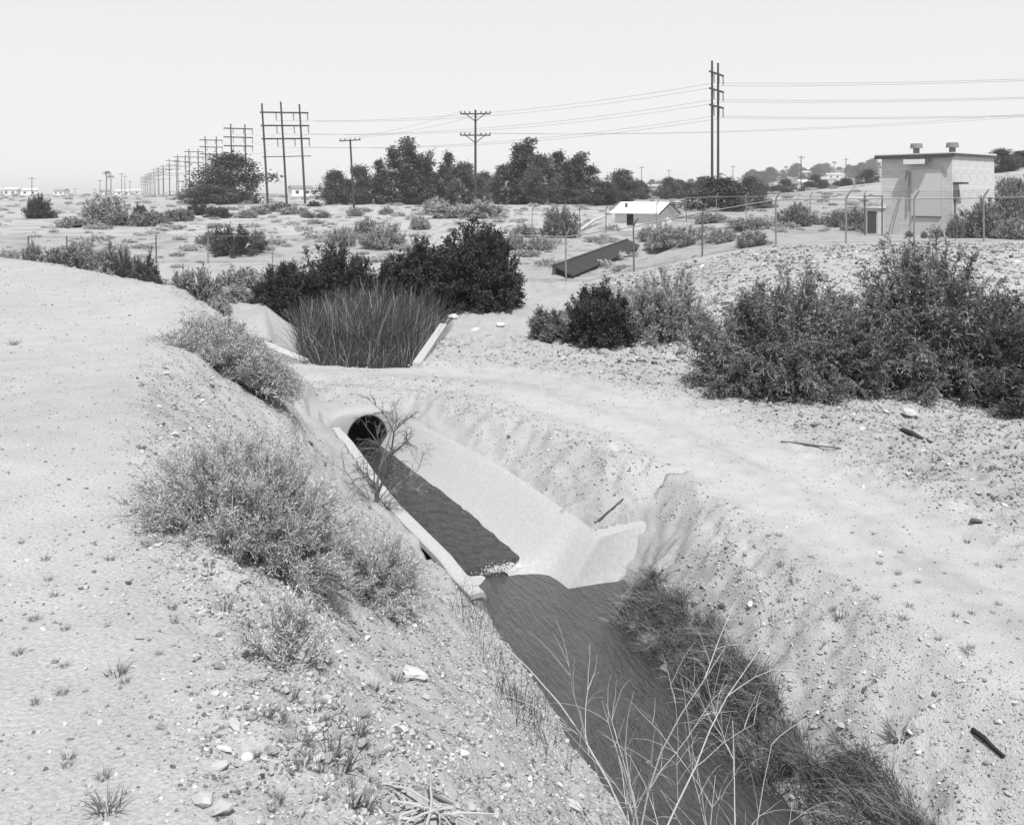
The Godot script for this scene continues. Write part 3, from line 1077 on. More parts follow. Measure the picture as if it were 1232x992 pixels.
func build_sheds() -> void:
	var d := 78.0
	var p := at(740.0, d)
	p.y = EYE - (278.0 - HY) / F * d
	var o := thing("white_shed", "small white shed with gable roof and one dark window behind the fence", "shed", p, deg_to_rad(-35.0))
	var W := 4.0
	var L := 3.6
	var H := 1.75
	for w in [[Vector3(W / 2, H / 2, -0.05), Vector3(W - 0.2, H, 0.1)], [Vector3(W / 2, H / 2, -L + 0.05), Vector3(W - 0.2, H, 0.1)], [Vector3(0.05, H / 2, -L / 2), Vector3(0.1, H, L)], [Vector3(W - 0.05, H / 2, -L / 2), Vector3(0.1, H, L)]]:
		var mb := MB.new()
		mb.box(w[0], w[1])
		part("wall", mb.mesh(), M.white_paint, o)
	for x in [0.0, W - 0.1]:
		var gb := MB.new()
		gb.hexa([Vector3(x, H, 0), Vector3(x + 0.1, H, 0), Vector3(x + 0.1, H, -L), Vector3(x, H, -L)], [Vector3(x, H + 0.75, -L / 2 + 0.02), Vector3(x + 0.1, H + 0.75, -L / 2 + 0.02), Vector3(x + 0.1, H + 0.75, -L / 2 - 0.02), Vector3(x, H + 0.75, -L / 2 - 0.02)])
		part("gable", gb.mesh(), M.white_paint, o)
	for s in [[0.32, H - 0.10, -L / 2], [-L - 0.32, H - 0.10, -L / 2]]:
		var rb := MB.new()
		var a := Vector3(-0.35, s[1], s[0])
		var b := Vector3(W + 0.4, s[1], s[0])
		var c := Vector3(W + 0.4, H + 0.82, s[2])
		var e := Vector3(-0.35, H + 0.82, s[2])
		var dn := Vector3(0, -0.07, 0)
		rb.hexa([a + dn, b + dn, c + dn, e + dn], [a, b, c, e])
		part("roof_slope", rb.mesh(), M.white_roof, o)
	var fb := MB.new()
	fb.hexa([Vector3(W + 0.402, H - 0.28, 0.34), Vector3(W + 0.43, H - 0.28, 0.34), Vector3(W + 0.43, H + 0.6, -L / 2), Vector3(W + 0.402, H + 0.6, -L / 2)], [Vector3(W + 0.402, H - 0.10, 0.34), Vector3(W + 0.43, H - 0.10, 0.34), Vector3(W + 0.43, H + 0.80, -L / 2), Vector3(W + 0.402, H + 0.80, -L / 2)])
	fb.hexa([Vector3(W + 0.402, H - 0.28, -L - 0.34), Vector3(W + 0.43, H - 0.28, -L - 0.34), Vector3(W + 0.43, H + 0.6, -L / 2), Vector3(W + 0.402, H + 0.6, -L / 2)], [Vector3(W + 0.402, H - 0.10, -L - 0.34), Vector3(W + 0.43, H - 0.10, -L - 0.34), Vector3(W + 0.43, H + 0.80, -L / 2), Vector3(W + 0.402, H + 0.80, -L / 2)])
	part("bargeboard", fb.mesh(), M.dark_wood, o)
	var wb := MB.new()
	wb.box(Vector3(1.5, 1.05, 0.02), Vector3(0.62, 0.95, 0.05))
	part("window", wb.mesh(), M.dark_glass, o)
	var vb := MB.new()
	vb.tube([Vector3(0.7, H + 0.1, -0.8), Vector3(0.7, H + 0.75, -0.8)], 0.13, 0.13, 7)
	part("roof_vent", vb.mesh(), M.rusty, o)
	# long low dark roof running back beyond the fence
	var r := thing("covered_sump", "long low structure with a dark sloping roof half buried behind the fence posts", "shed roof")
	var A := Vector3(2.1, EYE - (321.0 - HY) / F * 44.0, -44.0)
	var B := Vector3(8.1, EYE - (289.0 - HY) / F * 62.0, -62.0)
	var out := Vector3(0.9, -0.46, 0.27)
	for i in 9:
		var a := A.lerp(B, i / 9.0)
		var b := A.lerp(B, (i + 1.0) / 9.0 - 0.004)
		var pb := MB.new()
		var th := Vector3(0.03, 0.06, 0.0)
		pb.hexa([a, b, b + out, a + out], [a + th, b + th, b + out + th, a + out + th])
		part("roof_panel", pb.mesh(), M.dark_roof, r)
	var cb := MB.new()
	cb.tube([A + Vector3(-0.02, 0.04, 0), B + Vector3(-0.02, 0.04, 0)], 0.10, 0.10, 6)
	part("ridge", cb.mesh(), M.black, r)
	var bb := MB.new()
	bb.hexa([A + Vector3(-0.1, -1.6, 0), B + Vector3(-0.1, -1.6, 0), B + Vector3(0.05, -1.6, 0), A + Vector3(0.05, -1.6, 0)], [A + Vector3(-0.1, -0.03, 0), B + Vector3(-0.1, -0.03, 0), B + Vector3(0.05, -0.03, 0), A + Vector3(0.05, -0.03, 0)])
	part("back_wall", bb.mesh(), M.dark_wood, r)
	bb = MB.new()
	bb.hexa([B + Vector3(0, -1.7, -0.02), B + Vector3(0.86, -1.7, 0.26), B + Vector3(0.86, -1.7, 0.18), B + Vector3(0, -1.7, -0.10)], [B + Vector3(0, -0.05, -0.02), B + Vector3(0.86, -0.5, 0.26), B + Vector3(0.86, -0.5, 0.18), B + Vector3(0, -0.05, -0.10)])
	part("end_wall", bb.mesh(), M.dark_wood, r)

# ------------------------------------------------------------------ materials
func build_materials() -> void:
	var soil := mat("soil", 1.0, 1.0, true, 0.2)
	soil.uv1_triplanar = true
	soil.uv1_world_triplanar = true
	soil.uv1_triplanar_sharpness = 8.0
	soil.uv1_scale = Vector3.ONE * 0.83
	soil.albedo_texture = noise_tex(0.035, 1024, 0.74, 1.14, FastNoiseLite.TYPE_SIMPLEX_SMOOTH, 3, 3)
	soil.heightmap_enabled = true
	soil.heightmap_texture = noise_tex(0.04, 1024, 0.0, 1.0, FastNoiseLite.TYPE_SIMPLEX_SMOOTH, 3, 5)
	soil.heightmap_scale = 0.7
	var leaf := mat("leaf", 1.0, 0.75, true, 0.3)
	leaf.backlight_enabled = true
	leaf.backlight = g(0.35)
	mat("twig", 1.0, 0.9, true, 0.3)
	mat("stone", 1.0, 0.9, true, 0.3)
	for e in [["concrete", 0.40, 0.74, 1.08], ["pale_concrete", 0.46, 0.68, 1.08], ["pipe", 0.14, 0.6, 1.1], ["block", 0.54, 0.86, 1.05], ["door", 0.52, 0.9, 1.05], ["white_paint", 0.68, 0.9, 1.03], ["white_roof", 0.80, 0.92, 1.02]]:
		var m := mat(e[0], e[1], 0.85, false, 0.35)
		m.uv1_triplanar = true
		m.uv1_scale = Vector3(1.3, 0.9, 1.3)
		m.albedo_texture = noise_tex(0.02, 512, e[2], e[3], FastNoiseLite.TYPE_SIMPLEX_SMOOTH, 5, int(e[1] * 100.0))
		m.heightmap_enabled = true
		m.heightmap_texture = m.albedo_texture
		m.heightmap_scale = 0.25
	# block courses: too fine to pick apart at this distance
	var im := Image.create(128, 128, false, Image.FORMAT_RGB8)
	var r := RandomNumberGenerator.new()
	r.seed = 5
	for row in 5:
		for k in 3:
			var off := 21 if row % 2 else 0
			var shade := g(r.randf_range(0.93, 0.99))
			im.fill_rect(Rect2i(k * 43 + off, row * 26, 43, 26), shade)
			if k == 2: im.fill_rect(Rect2i(0, row * 26, off, 26), shade)
	for row in 5:
		im.fill_rect(Rect2i(0, row * 26, 128, 2), g(0.88))
	var bl: StandardMaterial3D = M.block
	bl.albedo_texture = ImageTexture.create_from_image(im)
	bl.heightmap_enabled = false
	bl.uv1_scale = Vector3.ONE
	mat("pole", 0.045, 0.9)
	mat("insulator", 0.12, 0.4)
	mat("wire", 0.06, 0.7)
	mat("galvanised", 0.2, 0.55)
	mat("galvanised_dark", 0.13, 0.6)
	mat("rusty", 0.10, 0.85)
	mat("roof", 0.55, 0.9)
	mat("dark_wood", 0.06, 0.9)
	mat("dark_roof", 0.024, 0.85)
	mat("black", 0.02, 0.8)
	mat("dark_glass", 0.015, 0.1)
	mat("house", 1.0, 0.9, true)
	var wa := mat("water", 0.04, 0.08, false, 0.65)
	wa.uv1_scale = Vector3(3.2, 2.2, 1)
	wa.albedo_texture = noise_tex(0.010, 512, 0.68, 1.2, FastNoiseLite.TYPE_SIMPLEX_SMOOTH, 5, 21)
	wa.heightmap_enabled = true
	wa.heightmap_texture = noise_tex(0.03, 512, 0.0, 1.0, FastNoiseLite.TYPE_SIMPLEX_SMOOTH, 4, 22)
	wa.heightmap_scale = 2.2
	var sw := mat("swift_water", 0.034, 0.12, false, 0.5)
	sw.uv1_scale = Vector3(1.5, 5.0, 1)
	sw.albedo_texture = noise_tex(0.02, 512, 0.4, 1.4, FastNoiseLite.TYPE_SIMPLEX_SMOOTH, 5, 31)
	sw.heightmap_enabled = true
	sw.heightmap_texture = noise_tex(0.03, 512, 0.0, 1.0, FastNoiseLite.TYPE_SIMPLEX_SMOOTH, 4, 32)
	sw.heightmap_scale = 5.0
	mat("foam", 0.9, 0.6, false)

# ------------------------------------------------------------------ scene
func _ready() -> void:
	rng.seed = 11
	n1.seed = 1; n1.frequency = 0.05; n1.fractal_octaves = 3
	n2.seed = 2; n2.frequency = 0.9; n2.fractal_octaves = 4
	n3.seed = 3; n3.frequency = 3.2; n3.fractal_octaves = 2; n3.fractal_gain = 0.62
	# camera: level view camera with the lens shifted down
	var cam := Camera3D.new()
	cam.name = "camera"
	cam.position = Vector3(0, EYE, 0)
	cam.set_frustum(0.1 * 992.0 / F, Vector2(0, -0.1 * (496.0 - HY) / F), 0.1, 6000.0)
	add_child(cam)
	cam.current = true
	var env := Environment.new()
	env.background_mode = Environment.BG_SKY
	env.tonemap_mode = Environment.TONE_MAPPER_LINEAR
	env.tonemap_exposure = 1.2
	var sm := ProceduralSkyMaterial.new()
	sm.sky_horizon_color = g(0.79).linear_to_srgb()
	sm.sky_top_color = g(0.22).linear_to_srgb()
	sm.sky_curve = 1.0
	sm.ground_horizon_color = g(0.5).linear_to_srgb()
	sm.ground_bottom_color = g(0.3).linear_to_srgb()
	sm.sun_angle_max = 1.0
	var sky := Sky.new()
	sky.sky_material = sm
	env.sky = sky
	env.sdfgi_enabled = true
	env.ssao_enabled = true
	env.ssil_enabled = true
	env.fog_enabled = true
	env.fog_density = 0.00035
	env.fog_light_color = g(0.9)
	var we := WorldEnvironment.new()
	we.name = "world_environment"
	we.environment = env
	add_child(we)
	var sun := DirectionalLight3D.new()
	sun.name = "sun"
	sun.light_energy = 1.6
	sun.light_angular_distance = 0.5
	sun.shadow_enabled = true
	add_child(sun)
	sun.look_at_from_position(Vector3(0.10, 0.86, 0.46) * 50.0, Vector3.ZERO)

	build_materials()
	build_ground()
	build_water()
	build_flume()
	build_inlet()
	build_pump_house()
	build_sheds()
	build_lines()
	build_fences()
	build_bushes()
	build_plain()
	build_foreground()
	build_stones()

# ------------------------------------------------------------------ power poles
func build_lines() -> void:
	var row := "twin-pole power structures receding across the plain"
	var tp := at(345.0, 150.0)
	var th := EYE + (HY - 122.0) / F * 150.0 - tp.y
	var triple := pole_frame("triple_power_pole", "leaning three-pole wooden power structure with four crossarms on the plain", tp, deg_to_rad(40), th, [-3.4, 0.0, 3.4], [0.895, 0.77, 0.645, 0.475], 8.8, 0.5, deg_to_rad(3.4))
	var frames := []
	for k in 13:
		var d := 205.0 + 58.0 * k
		var x := -0.448 * d + 28.8
		var p := ground(x, d)
		var o := pole_frame("twin_power_pole", "distant twin-pole wooden power structure with crossarms in the long receding row", p, deg_to_rad(40), 18.2 + 0.6 * sin(k * 2.1), [-1.7, 1.7], [0.93, 0.82, 0.71, 0.54], 7.0, 0.0, deg_to_rad(1.2), row, k < 4)
		if k == 0:
			o.set_meta("label", "twin-pole wooden power structure rising above the big round tree")
		frames.append(o)
	var rp := at(860.5, 124.0)
	var rh := EYE + (HY - 73.0) / F * 124.0 - rp.y
	var right := pole_frame("twin_power_pole", "tall dark twin-pole power structure with three crossarms beside the fenced yard", rp, deg_to_rad(58), rh, [-1.25, 1.25], [0.912, 0.80, 0.69], 5.8, 0.0)
	var far_right := Vector3(120.0, 0, -100.0)
	# spans
	for k in 3:
		for e in [-0.18, 0.48]:
			var a: Vector3 = triple.transform * Vector3(0.5 + e * 8.8, th * [0.895, 0.77, 0.645][k] - 1.4, 0.22)
			var b: Vector3 = right.transform * Vector3(e * 5.8, rh * [0.912, 0.80, 0.69][k] - 1.4, 0.22)
			wire(a, b, 1.6, "faint power line strung between the three-pole structure and the tall twin-pole", "power lines between the large pole structures")
			wire(b, Vector3(120.0 + e * 4.0, b.y + 1.5, -96.0 + e * 3.0), 1.5, "faint power line running on past the tall twin-pole above the pump house", "power lines above the pump house")
			var f: Node3D = frames[0]
			var c: Vector3 = f.transform * Vector3(e * 7.0, 18.2 * [0.93, 0.82, 0.71][k] - 1.4, 0.22)
			wire(a, c, 0.9, "faint power line from the three-pole structure back to the next twin-pole", "power lines along the receding row", 0.011)
	# wooden pole with two braced crossarms
	var d := 118.0
	var p := at(572.0, d)
	var h := EYE + (HY - 132.0) / F * d - p.y
	var o := thing("utility_pole", "single wooden utility pole with two braced crossarms in front of the trees", "power pole", p)
	var mb := MB.new()
	mb.tube([Vector3(0, -1, 0), Vector3(0, h, 0)], 0.19, 0.13, 8)
	part("pole", mb.mesh(), M.pole, o)
	for y in [h - 0.55, h - 3.4]:
		mb = MB.new()
		mb.box(Vector3(0, y, 0.2), Vector3(4.0, 0.17, 0.14))
		var arm := part("crossarm", mb.mesh(), M.pole, o)
		for s in [-1.0, 1.0]:
			mb = MB.new()
			mb.tube([Vector3(s * 1.25, y - 0.05, 0.2), Vector3(0, y - 1.0, 0.16)], 0.06, 0.06, 5)
			part("brace", mb.mesh(), M.pole, arm)
			for x in [0.75, 1.4, 1.95]:
				mb = MB.new()
				mb.tube([Vector3(s * x, y + 0.05, 0.2), Vector3(s * x, y + 0.2, 0.2), Vector3(s * x, y + 0.36, 0.2)], 0.12, 0.09, 6)
				part("insulator", mb.mesh(), M.insulator, arm)
	var d2 := 122.0
	var p2 := at(426.0, d2)
	var h2 := EYE + (HY - 167.0) / F * d2 - p2.y
	var o2 := thing("utility_pole", "shorter leaning wooden utility pole with one crossarm beside the left trees", "power pole", p2)
	o2.basis = Basis(Vector3(0, 0, 1), deg_to_rad(3.2))
	mb = MB.new()
	mb.tube([Vector3(0, -1, 0), Vector3(0, h2, 0)], 0.17, 0.12, 8)
	part("pole", mb.mesh(), M.pole, o2)
	mb = MB.new()
	mb.box(Vector3(0, h2 - 0.2, 0.17), Vector3(2.9, 0.15, 0.12))
	part("crossarm", mb.mesh(), M.pole, o2)
	for x in [-1.35, -0.7, 0.7, 1.35]:
		mb = MB.new()
		mb.tube([Vector3(x, h2 - 0.15, 0.17), Vector3(x, h2 + 0.12, 0.17)], 0.09, 0.07, 6)
		part("insulator", mb.mesh(), M.insulator, o2)
	for x in [-1.9, 1.9]:
		wire(o.transform * Vector3(x, h - 0.2, 0.2), o2.transform * Vector3(x * 0.7, h2 + 0.1, 0.17), 0.5, "faint line between the two single utility poles", "lines between the single utility poles", 0.012)
		wire(o.transform * Vector3(x, h - 3.1, 0.2), Vector3(96.0 + x, 18.5, -98.0), 2.0, "faint line from the braced utility pole passing over the fenced yard", "lines over the yard", 0.012)
	# far poles
	var grp := "tiny far poles on the skyline"
	for e in [[38, 213, 420], [146, 208, 520], [150, 211, 560], [120, 216, 500], [156, 217, 600], [772, 200, 420], [805, 204, 500], [882, 199, 430], [910, 206, 560], [964, 187, 300], [1018, 190, 380], [1034, 196, 420], [90, 226, 700], [113, 226, 720]]:
		var q := at(e[0], e[2])
		var hh := maxf(5.0, EYE + (HY - e[1]) / F * e[2] - q.y)
		var ob := thing("far_power_pole", "tiny far power pole standing on the skyline", "power pole", q, 0.4, grp)
		mb = MB.new()
		mb.tube([Vector3(0, -1, 0), Vector3(0, hh, 0)], 0.2, 0.14, 5)
		part("pole", mb.mesh(), M.pole, ob)
		mb = MB.new()
		mb.box(Vector3(0, hh - 0.6, 0.15), Vector3(3.0, 0.2, 0.15))
		part("crossarm", mb.mesh(), M.pole, ob)

func build_fences() -> void:
	var pts := []
	for e in [[560, 41.5], [620, 41.2], [681, 41.0], [763, 41.0], [845, 41.0], [934, 41.0], [1018, 41.2], [1100, 41.4], [1184, 41.6], [1268, 41.8], [1350, 42.0]]:
		pts.append(at(e[0], e[1]))
	chain_fence("chain-link fence with angled barbed wire arms running along the bench before the pump house", pts, 2.45, true)
	pts = []
	for e in [[640, 72], [698, 73], [729, 74], [790, 75], [826, 76], [862, 77], [898, 78], [975, 79], [1040, 80]]:
		pts.append(at(e[0], e[1]))
	chain_fence("far chain-link fence behind the white shed", pts, 2.4, false)
	pts = []
	for e in [[-40, 50], [34, 50], [80, 50], [132, 50], [188, 50], [250, 50], [328, 50.5], [420, 51], [500, 51]]:
		pts.append(at(e[0], e[1]))
	chain_fence("low wire fence with thin posts among the bushes behind the levee", pts, 1.8, true, "wire_fence", false)

# ------------------------------------------------------------------ bushes near and middle
func build_bushes() -> void:
	var p: Vector3
	var broom := {"stems": 620, "twigs": 38, "leaves": 5, "tw": 0.11, "ll": 0.027, "lw": 0.005, "up": 0.45, "tone": 0.38, "vary": 0.35, "lump": 0.3, "ww": 0.0032, "inner": 0.65, "fwd": 0.7, "low": 0.03}
	p = hit(305, 655)
	shrub("broom_bush", "large dry twiggy grey bush on the levee slope left of the flume", p, shrub_meshes(101, 0.62, 0.66, 0.66, broom, lie_at(p)))
	p = hit(430, 712)
	shrub("broom_bush", "finer pale grey bush on the slope just below the large twiggy bush", p, shrub_meshes(102, 0.48, 0.52, 0.52, broom.merged({"stems": 380, "tone": 0.42}, true), lie_at(p)))
	p = hit(278, 450)
	shrub("broom_bush", "low grey bush on the levee shoulder above the culvert", p, shrub_meshes(103, 0.52, 0.95, 0.75, broom.merged({"stems": 330, "tw": 0.2, "ll": 0.07, "lw": 0.010, "tone": 0.34}, true), lie_at(p)))
	p = hit(345, 792)
	shrub("small_bush", "knee-high twiggy weed on the slope below the large grey bush", p, shrub_meshes(104, 0.28, 0.2, 0.2, broom.merged({"stems": 36, "twigs": 16, "tw": 0.09, "ll": 0.03, "lw": 0.006, "ww": 0.003}, true), lie_at(p)))
	# big feathery bushes at the foot of the right bank
	var feather := {"stems": 480, "twigs": 30, "leaves": 9, "tw": 0.30, "ll": 0.075, "lw": 0.022, "up": 0.10, "droop": 0.35, "tone": 0.165, "vary": 0.5, "lump": 0.25, "ww": 0.012, "inner": 0.42, "low": -0.02, "fwd": 0.3}
	p = ground(6.4, 20.4)
	shrub("feathery_bush", "broad feathery grey bush spreading at the edge of the dirt road", p, shrub_meshes(111, 2.55, 2.35, 1.7, feather))
	p = ground(9.5, 20.2)
	shrub("feathery_bush", "taller feathery bush with open top against the rocky bank", p, shrub_meshes(112, 3.5, 2.0, 1.7, feather.merged({"stems": 420, "tone": 0.165}, true)))
	p = ground(11.3, 18.4)
	shrub("feathery_bush", "darker feathery bush at the right end of the bush row", p, shrub_meshes(113, 2.4, 1.6, 1.5, feather.merged({"stems": 330, "tone": 0.11}, true)))
	p = ground(7.6, 22.6)
	shrub("feathery_bush", "thin grey bush climbing the rocky bank behind the broad bush", p, shrub_meshes(114, 2.3, 1.7, 1.3, feather.merged({"stems": 130, "twigs": 22, "tone": 0.27}, true)))
	# middle: beside the track to the fence
	var dark := {"stems": 170, "twigs": 26, "leaves": 7, "tw": 0.24, "ll": 0.085, "lw": 0.035, "up": 0.45, "tone": 0.055, "vary": 0.45, "lump": 0.25, "ww": 0.012, "inner": 0.42, "low": 0.0}
	p = ground(2.55, 25.9)
	shrub("dark_bush", "small dark green-black bush beside the pale bush below the fence", p, shrub_meshes(121, 1.75, 1.0, 0.9, dark))
	p = ground(4.55, 26.8)
	shrub("pale_bush", "wide pale grey bush covering the bank below the fence", p, shrub_meshes(122, 1.65, 1.55, 1.7, dark.merged({"tone": 0.28, "stems": 230, "up": 0.5, "ll": 0.08, "lw": 0.02}, true), lie_at(p, 0.9)))
	p = ground(2.9, 29.0)
	shrub("pale_bush", "low pale bush at the top of the bank below the dark roof", p, shrub_meshes(123, 0.9, 1.5, 1.6, dark.merged({"tone": 0.30, "stems": 160, "ll": 0.07, "lw": 0.018}, true), lie_at(p, 0.9)))
	p = ground(1.1, 26.6)
	shrub("small_bush", "small grey bush standing left of the small dark bush", p, shrub_meshes(124, 0.85, 0.55, 0.5, dark.merged({"tone": 0.16, "stems": 60}, true)))
	# behind the reeds
	p = ground(-1.35, 33.0)
	shrub("dark_bush", "big rounded dark bush standing right of the reeds", p, shrub_meshes(125, 3.05, 1.75, 1.7, dark.merged({"stems": 420, "tw": 0.26, "ll": 0.10, "lw": 0.045, "tone": 0.055, "lump": 0.10, "up": 0.1}, true)))
	var k := 0
	for e in [[-8.9, 34.6, 1.9, 1.3, "dark bush at the head of the bright lining slab"], [-7.0, 34.4, 2.5, 1.7, "dark bush in the clump behind the reeds left side"], [-5.3, 33.6, 2.6, 1.7, "tallest dark bush in the clump behind the reeds"], [-3.6, 34.0, 2.2, 1.4, "dark bush between the reed clump and the big rounded bush"]]:
		p = ground(e[0], e[1])
		p.y = maxf(p.y, 0.4)
		shrub("dark_bush", e[4], p, shrub_meshes(130 + k, 2.9 * e[2] / 2.5, e[3], 1.3, dark.merged({"stems": 190, "tw": 0.3, "ll": 0.14, "lw": 0.04, "tone": 0.055, "up": 0.2, "lump": 0.15}, true)))
		k += 1
	# reeds standing in the inlet basin
	var r := RandomNumberGenerator.new()
	r.seed = 9
	var mb := MB.new()
	for i in 8000:
		var u := r.randf()
		var d := lerpf(24.0, 32.0, u)
		var x := lerpf(lerpf(-5.6, -7.6, u), lerpf(-3.0, -2.4, u), r.randf())
		var l := r.randf_range(1.2, 2.75) * lerpf(0.55, 1.0, smoothstep(0.0, 0.4, u)) * (1.0 - 0.25 * absf(x + 4.6) / 2.5)
		blades(mb, r, Vector3(x, 0.2, -d), l, 0.022, Vector3(r.randfn(), 0, r.randfn()) * 0.17, r.randf_range(0.0, 0.7) * r.randf(), g(clampf((0.06 if r.randf() < 0.82 else 0.28) * r.randf_range(0.6, 1.5), 0.02, 0.4)))
	var reeds := part("reeds", mb.mesh(), M.leaf, self, "stuff")
	tag(reeds, "dense stand of dark upright reeds in the inlet basin", "reeds")
	# long grass along the right side of the ditch
	mb = MB.new()
	for i in 14000:
		var t := r.randf()
		var s := t * 5.2
		var seg: Vector2 = Vector2.ZERO
		var dirv := Vector2.ZERO
		var left := s
		for c in range(1, chan.size() - 1):
			var a: Vector2 = chan[c]
			var b: Vector2 = chan[c + 1]
			if left <= a.distance_to(b):
				dirv = (b - a).normalized()
				seg = a + dirv * left
				break
			left -= a.distance_to(b)
		seg += dirv * (1.05 + t * 2.0)
		var side := Vector2(-dirv.y, dirv.x)
		if side.x < 0.0: side = -side
		var q: float = 0.95 + 0.62 * pow(r.randf(), 0.8) + 0.18 * n2.get_noise_2d(s * 1.5, 4.0)
		if n2.get_noise_2d(seg.x * 1.3 + q, seg.y * 1.3) < -0.36: continue
		var at2: Vector2 = seg + side * q
		var cl := n2.get_noise_2d(at2.x * 2.2, at2.y * 2.2)
		var lean := Vector3(-side.x, 0, side.y) * (r.randf_range(-0.1, 0.6) + 1.2 * cl) + Vector3(r.randfn(), 0, r.randfn()) * 0.3 + Vector3(-dirv.x, 0, dirv.y) * (0.1 + 1.6 * n2.get_noise_2d(at2.x * 2.2 + 30.0, at2.y * 2.2))
		blades(mb, r, ground(at2.x, at2.y, -0.02), r.randf_range(0.14, 0.46), 0.007, lean, r.randf_range(0.1, 0.9), g(clampf(0.13 * (1.0 + cl) * r.randf_range(0.4, 1.7), 0.02, 0.5)))
	var gr := part("bank_grass", mb.mesh(), M.leaf, self, "stuff")
	tag(gr, "long drooping grass along the far side of the ditch below the concrete wing", "grass")
	# sparse sedge at the left water edge
	mb = MB.new()
	for e in [[620, 845, 70], [640, 870, 60], [600, 800, 40], [585, 760, 50], [565, 738, 60], [660, 905, 40]]:
		var c := hit(e[0], e[1])
		for i in e[2]:
			var q := c + Vector3(r.randfn() * 0.12, 0, r.randfn() * 0.2)
			q.y = maxf(height(q.x, -q.z), -0.02) - 0.02
			blades(mb, r, q, r.randf_range(0.15, 0.5), 0.005, Vector3(r.randfn(), 0, r.randfn()) * 0.3, r.randf_range(0.0, 0.8), g(0.07 * r.randf_range(0.5, 1.7)))
	var sg := part("sedge", mb.mesh(), M.leaf, self, "stuff")
	tag(sg, "sparse dark sedge along the near water edge of the ditch", "grass")

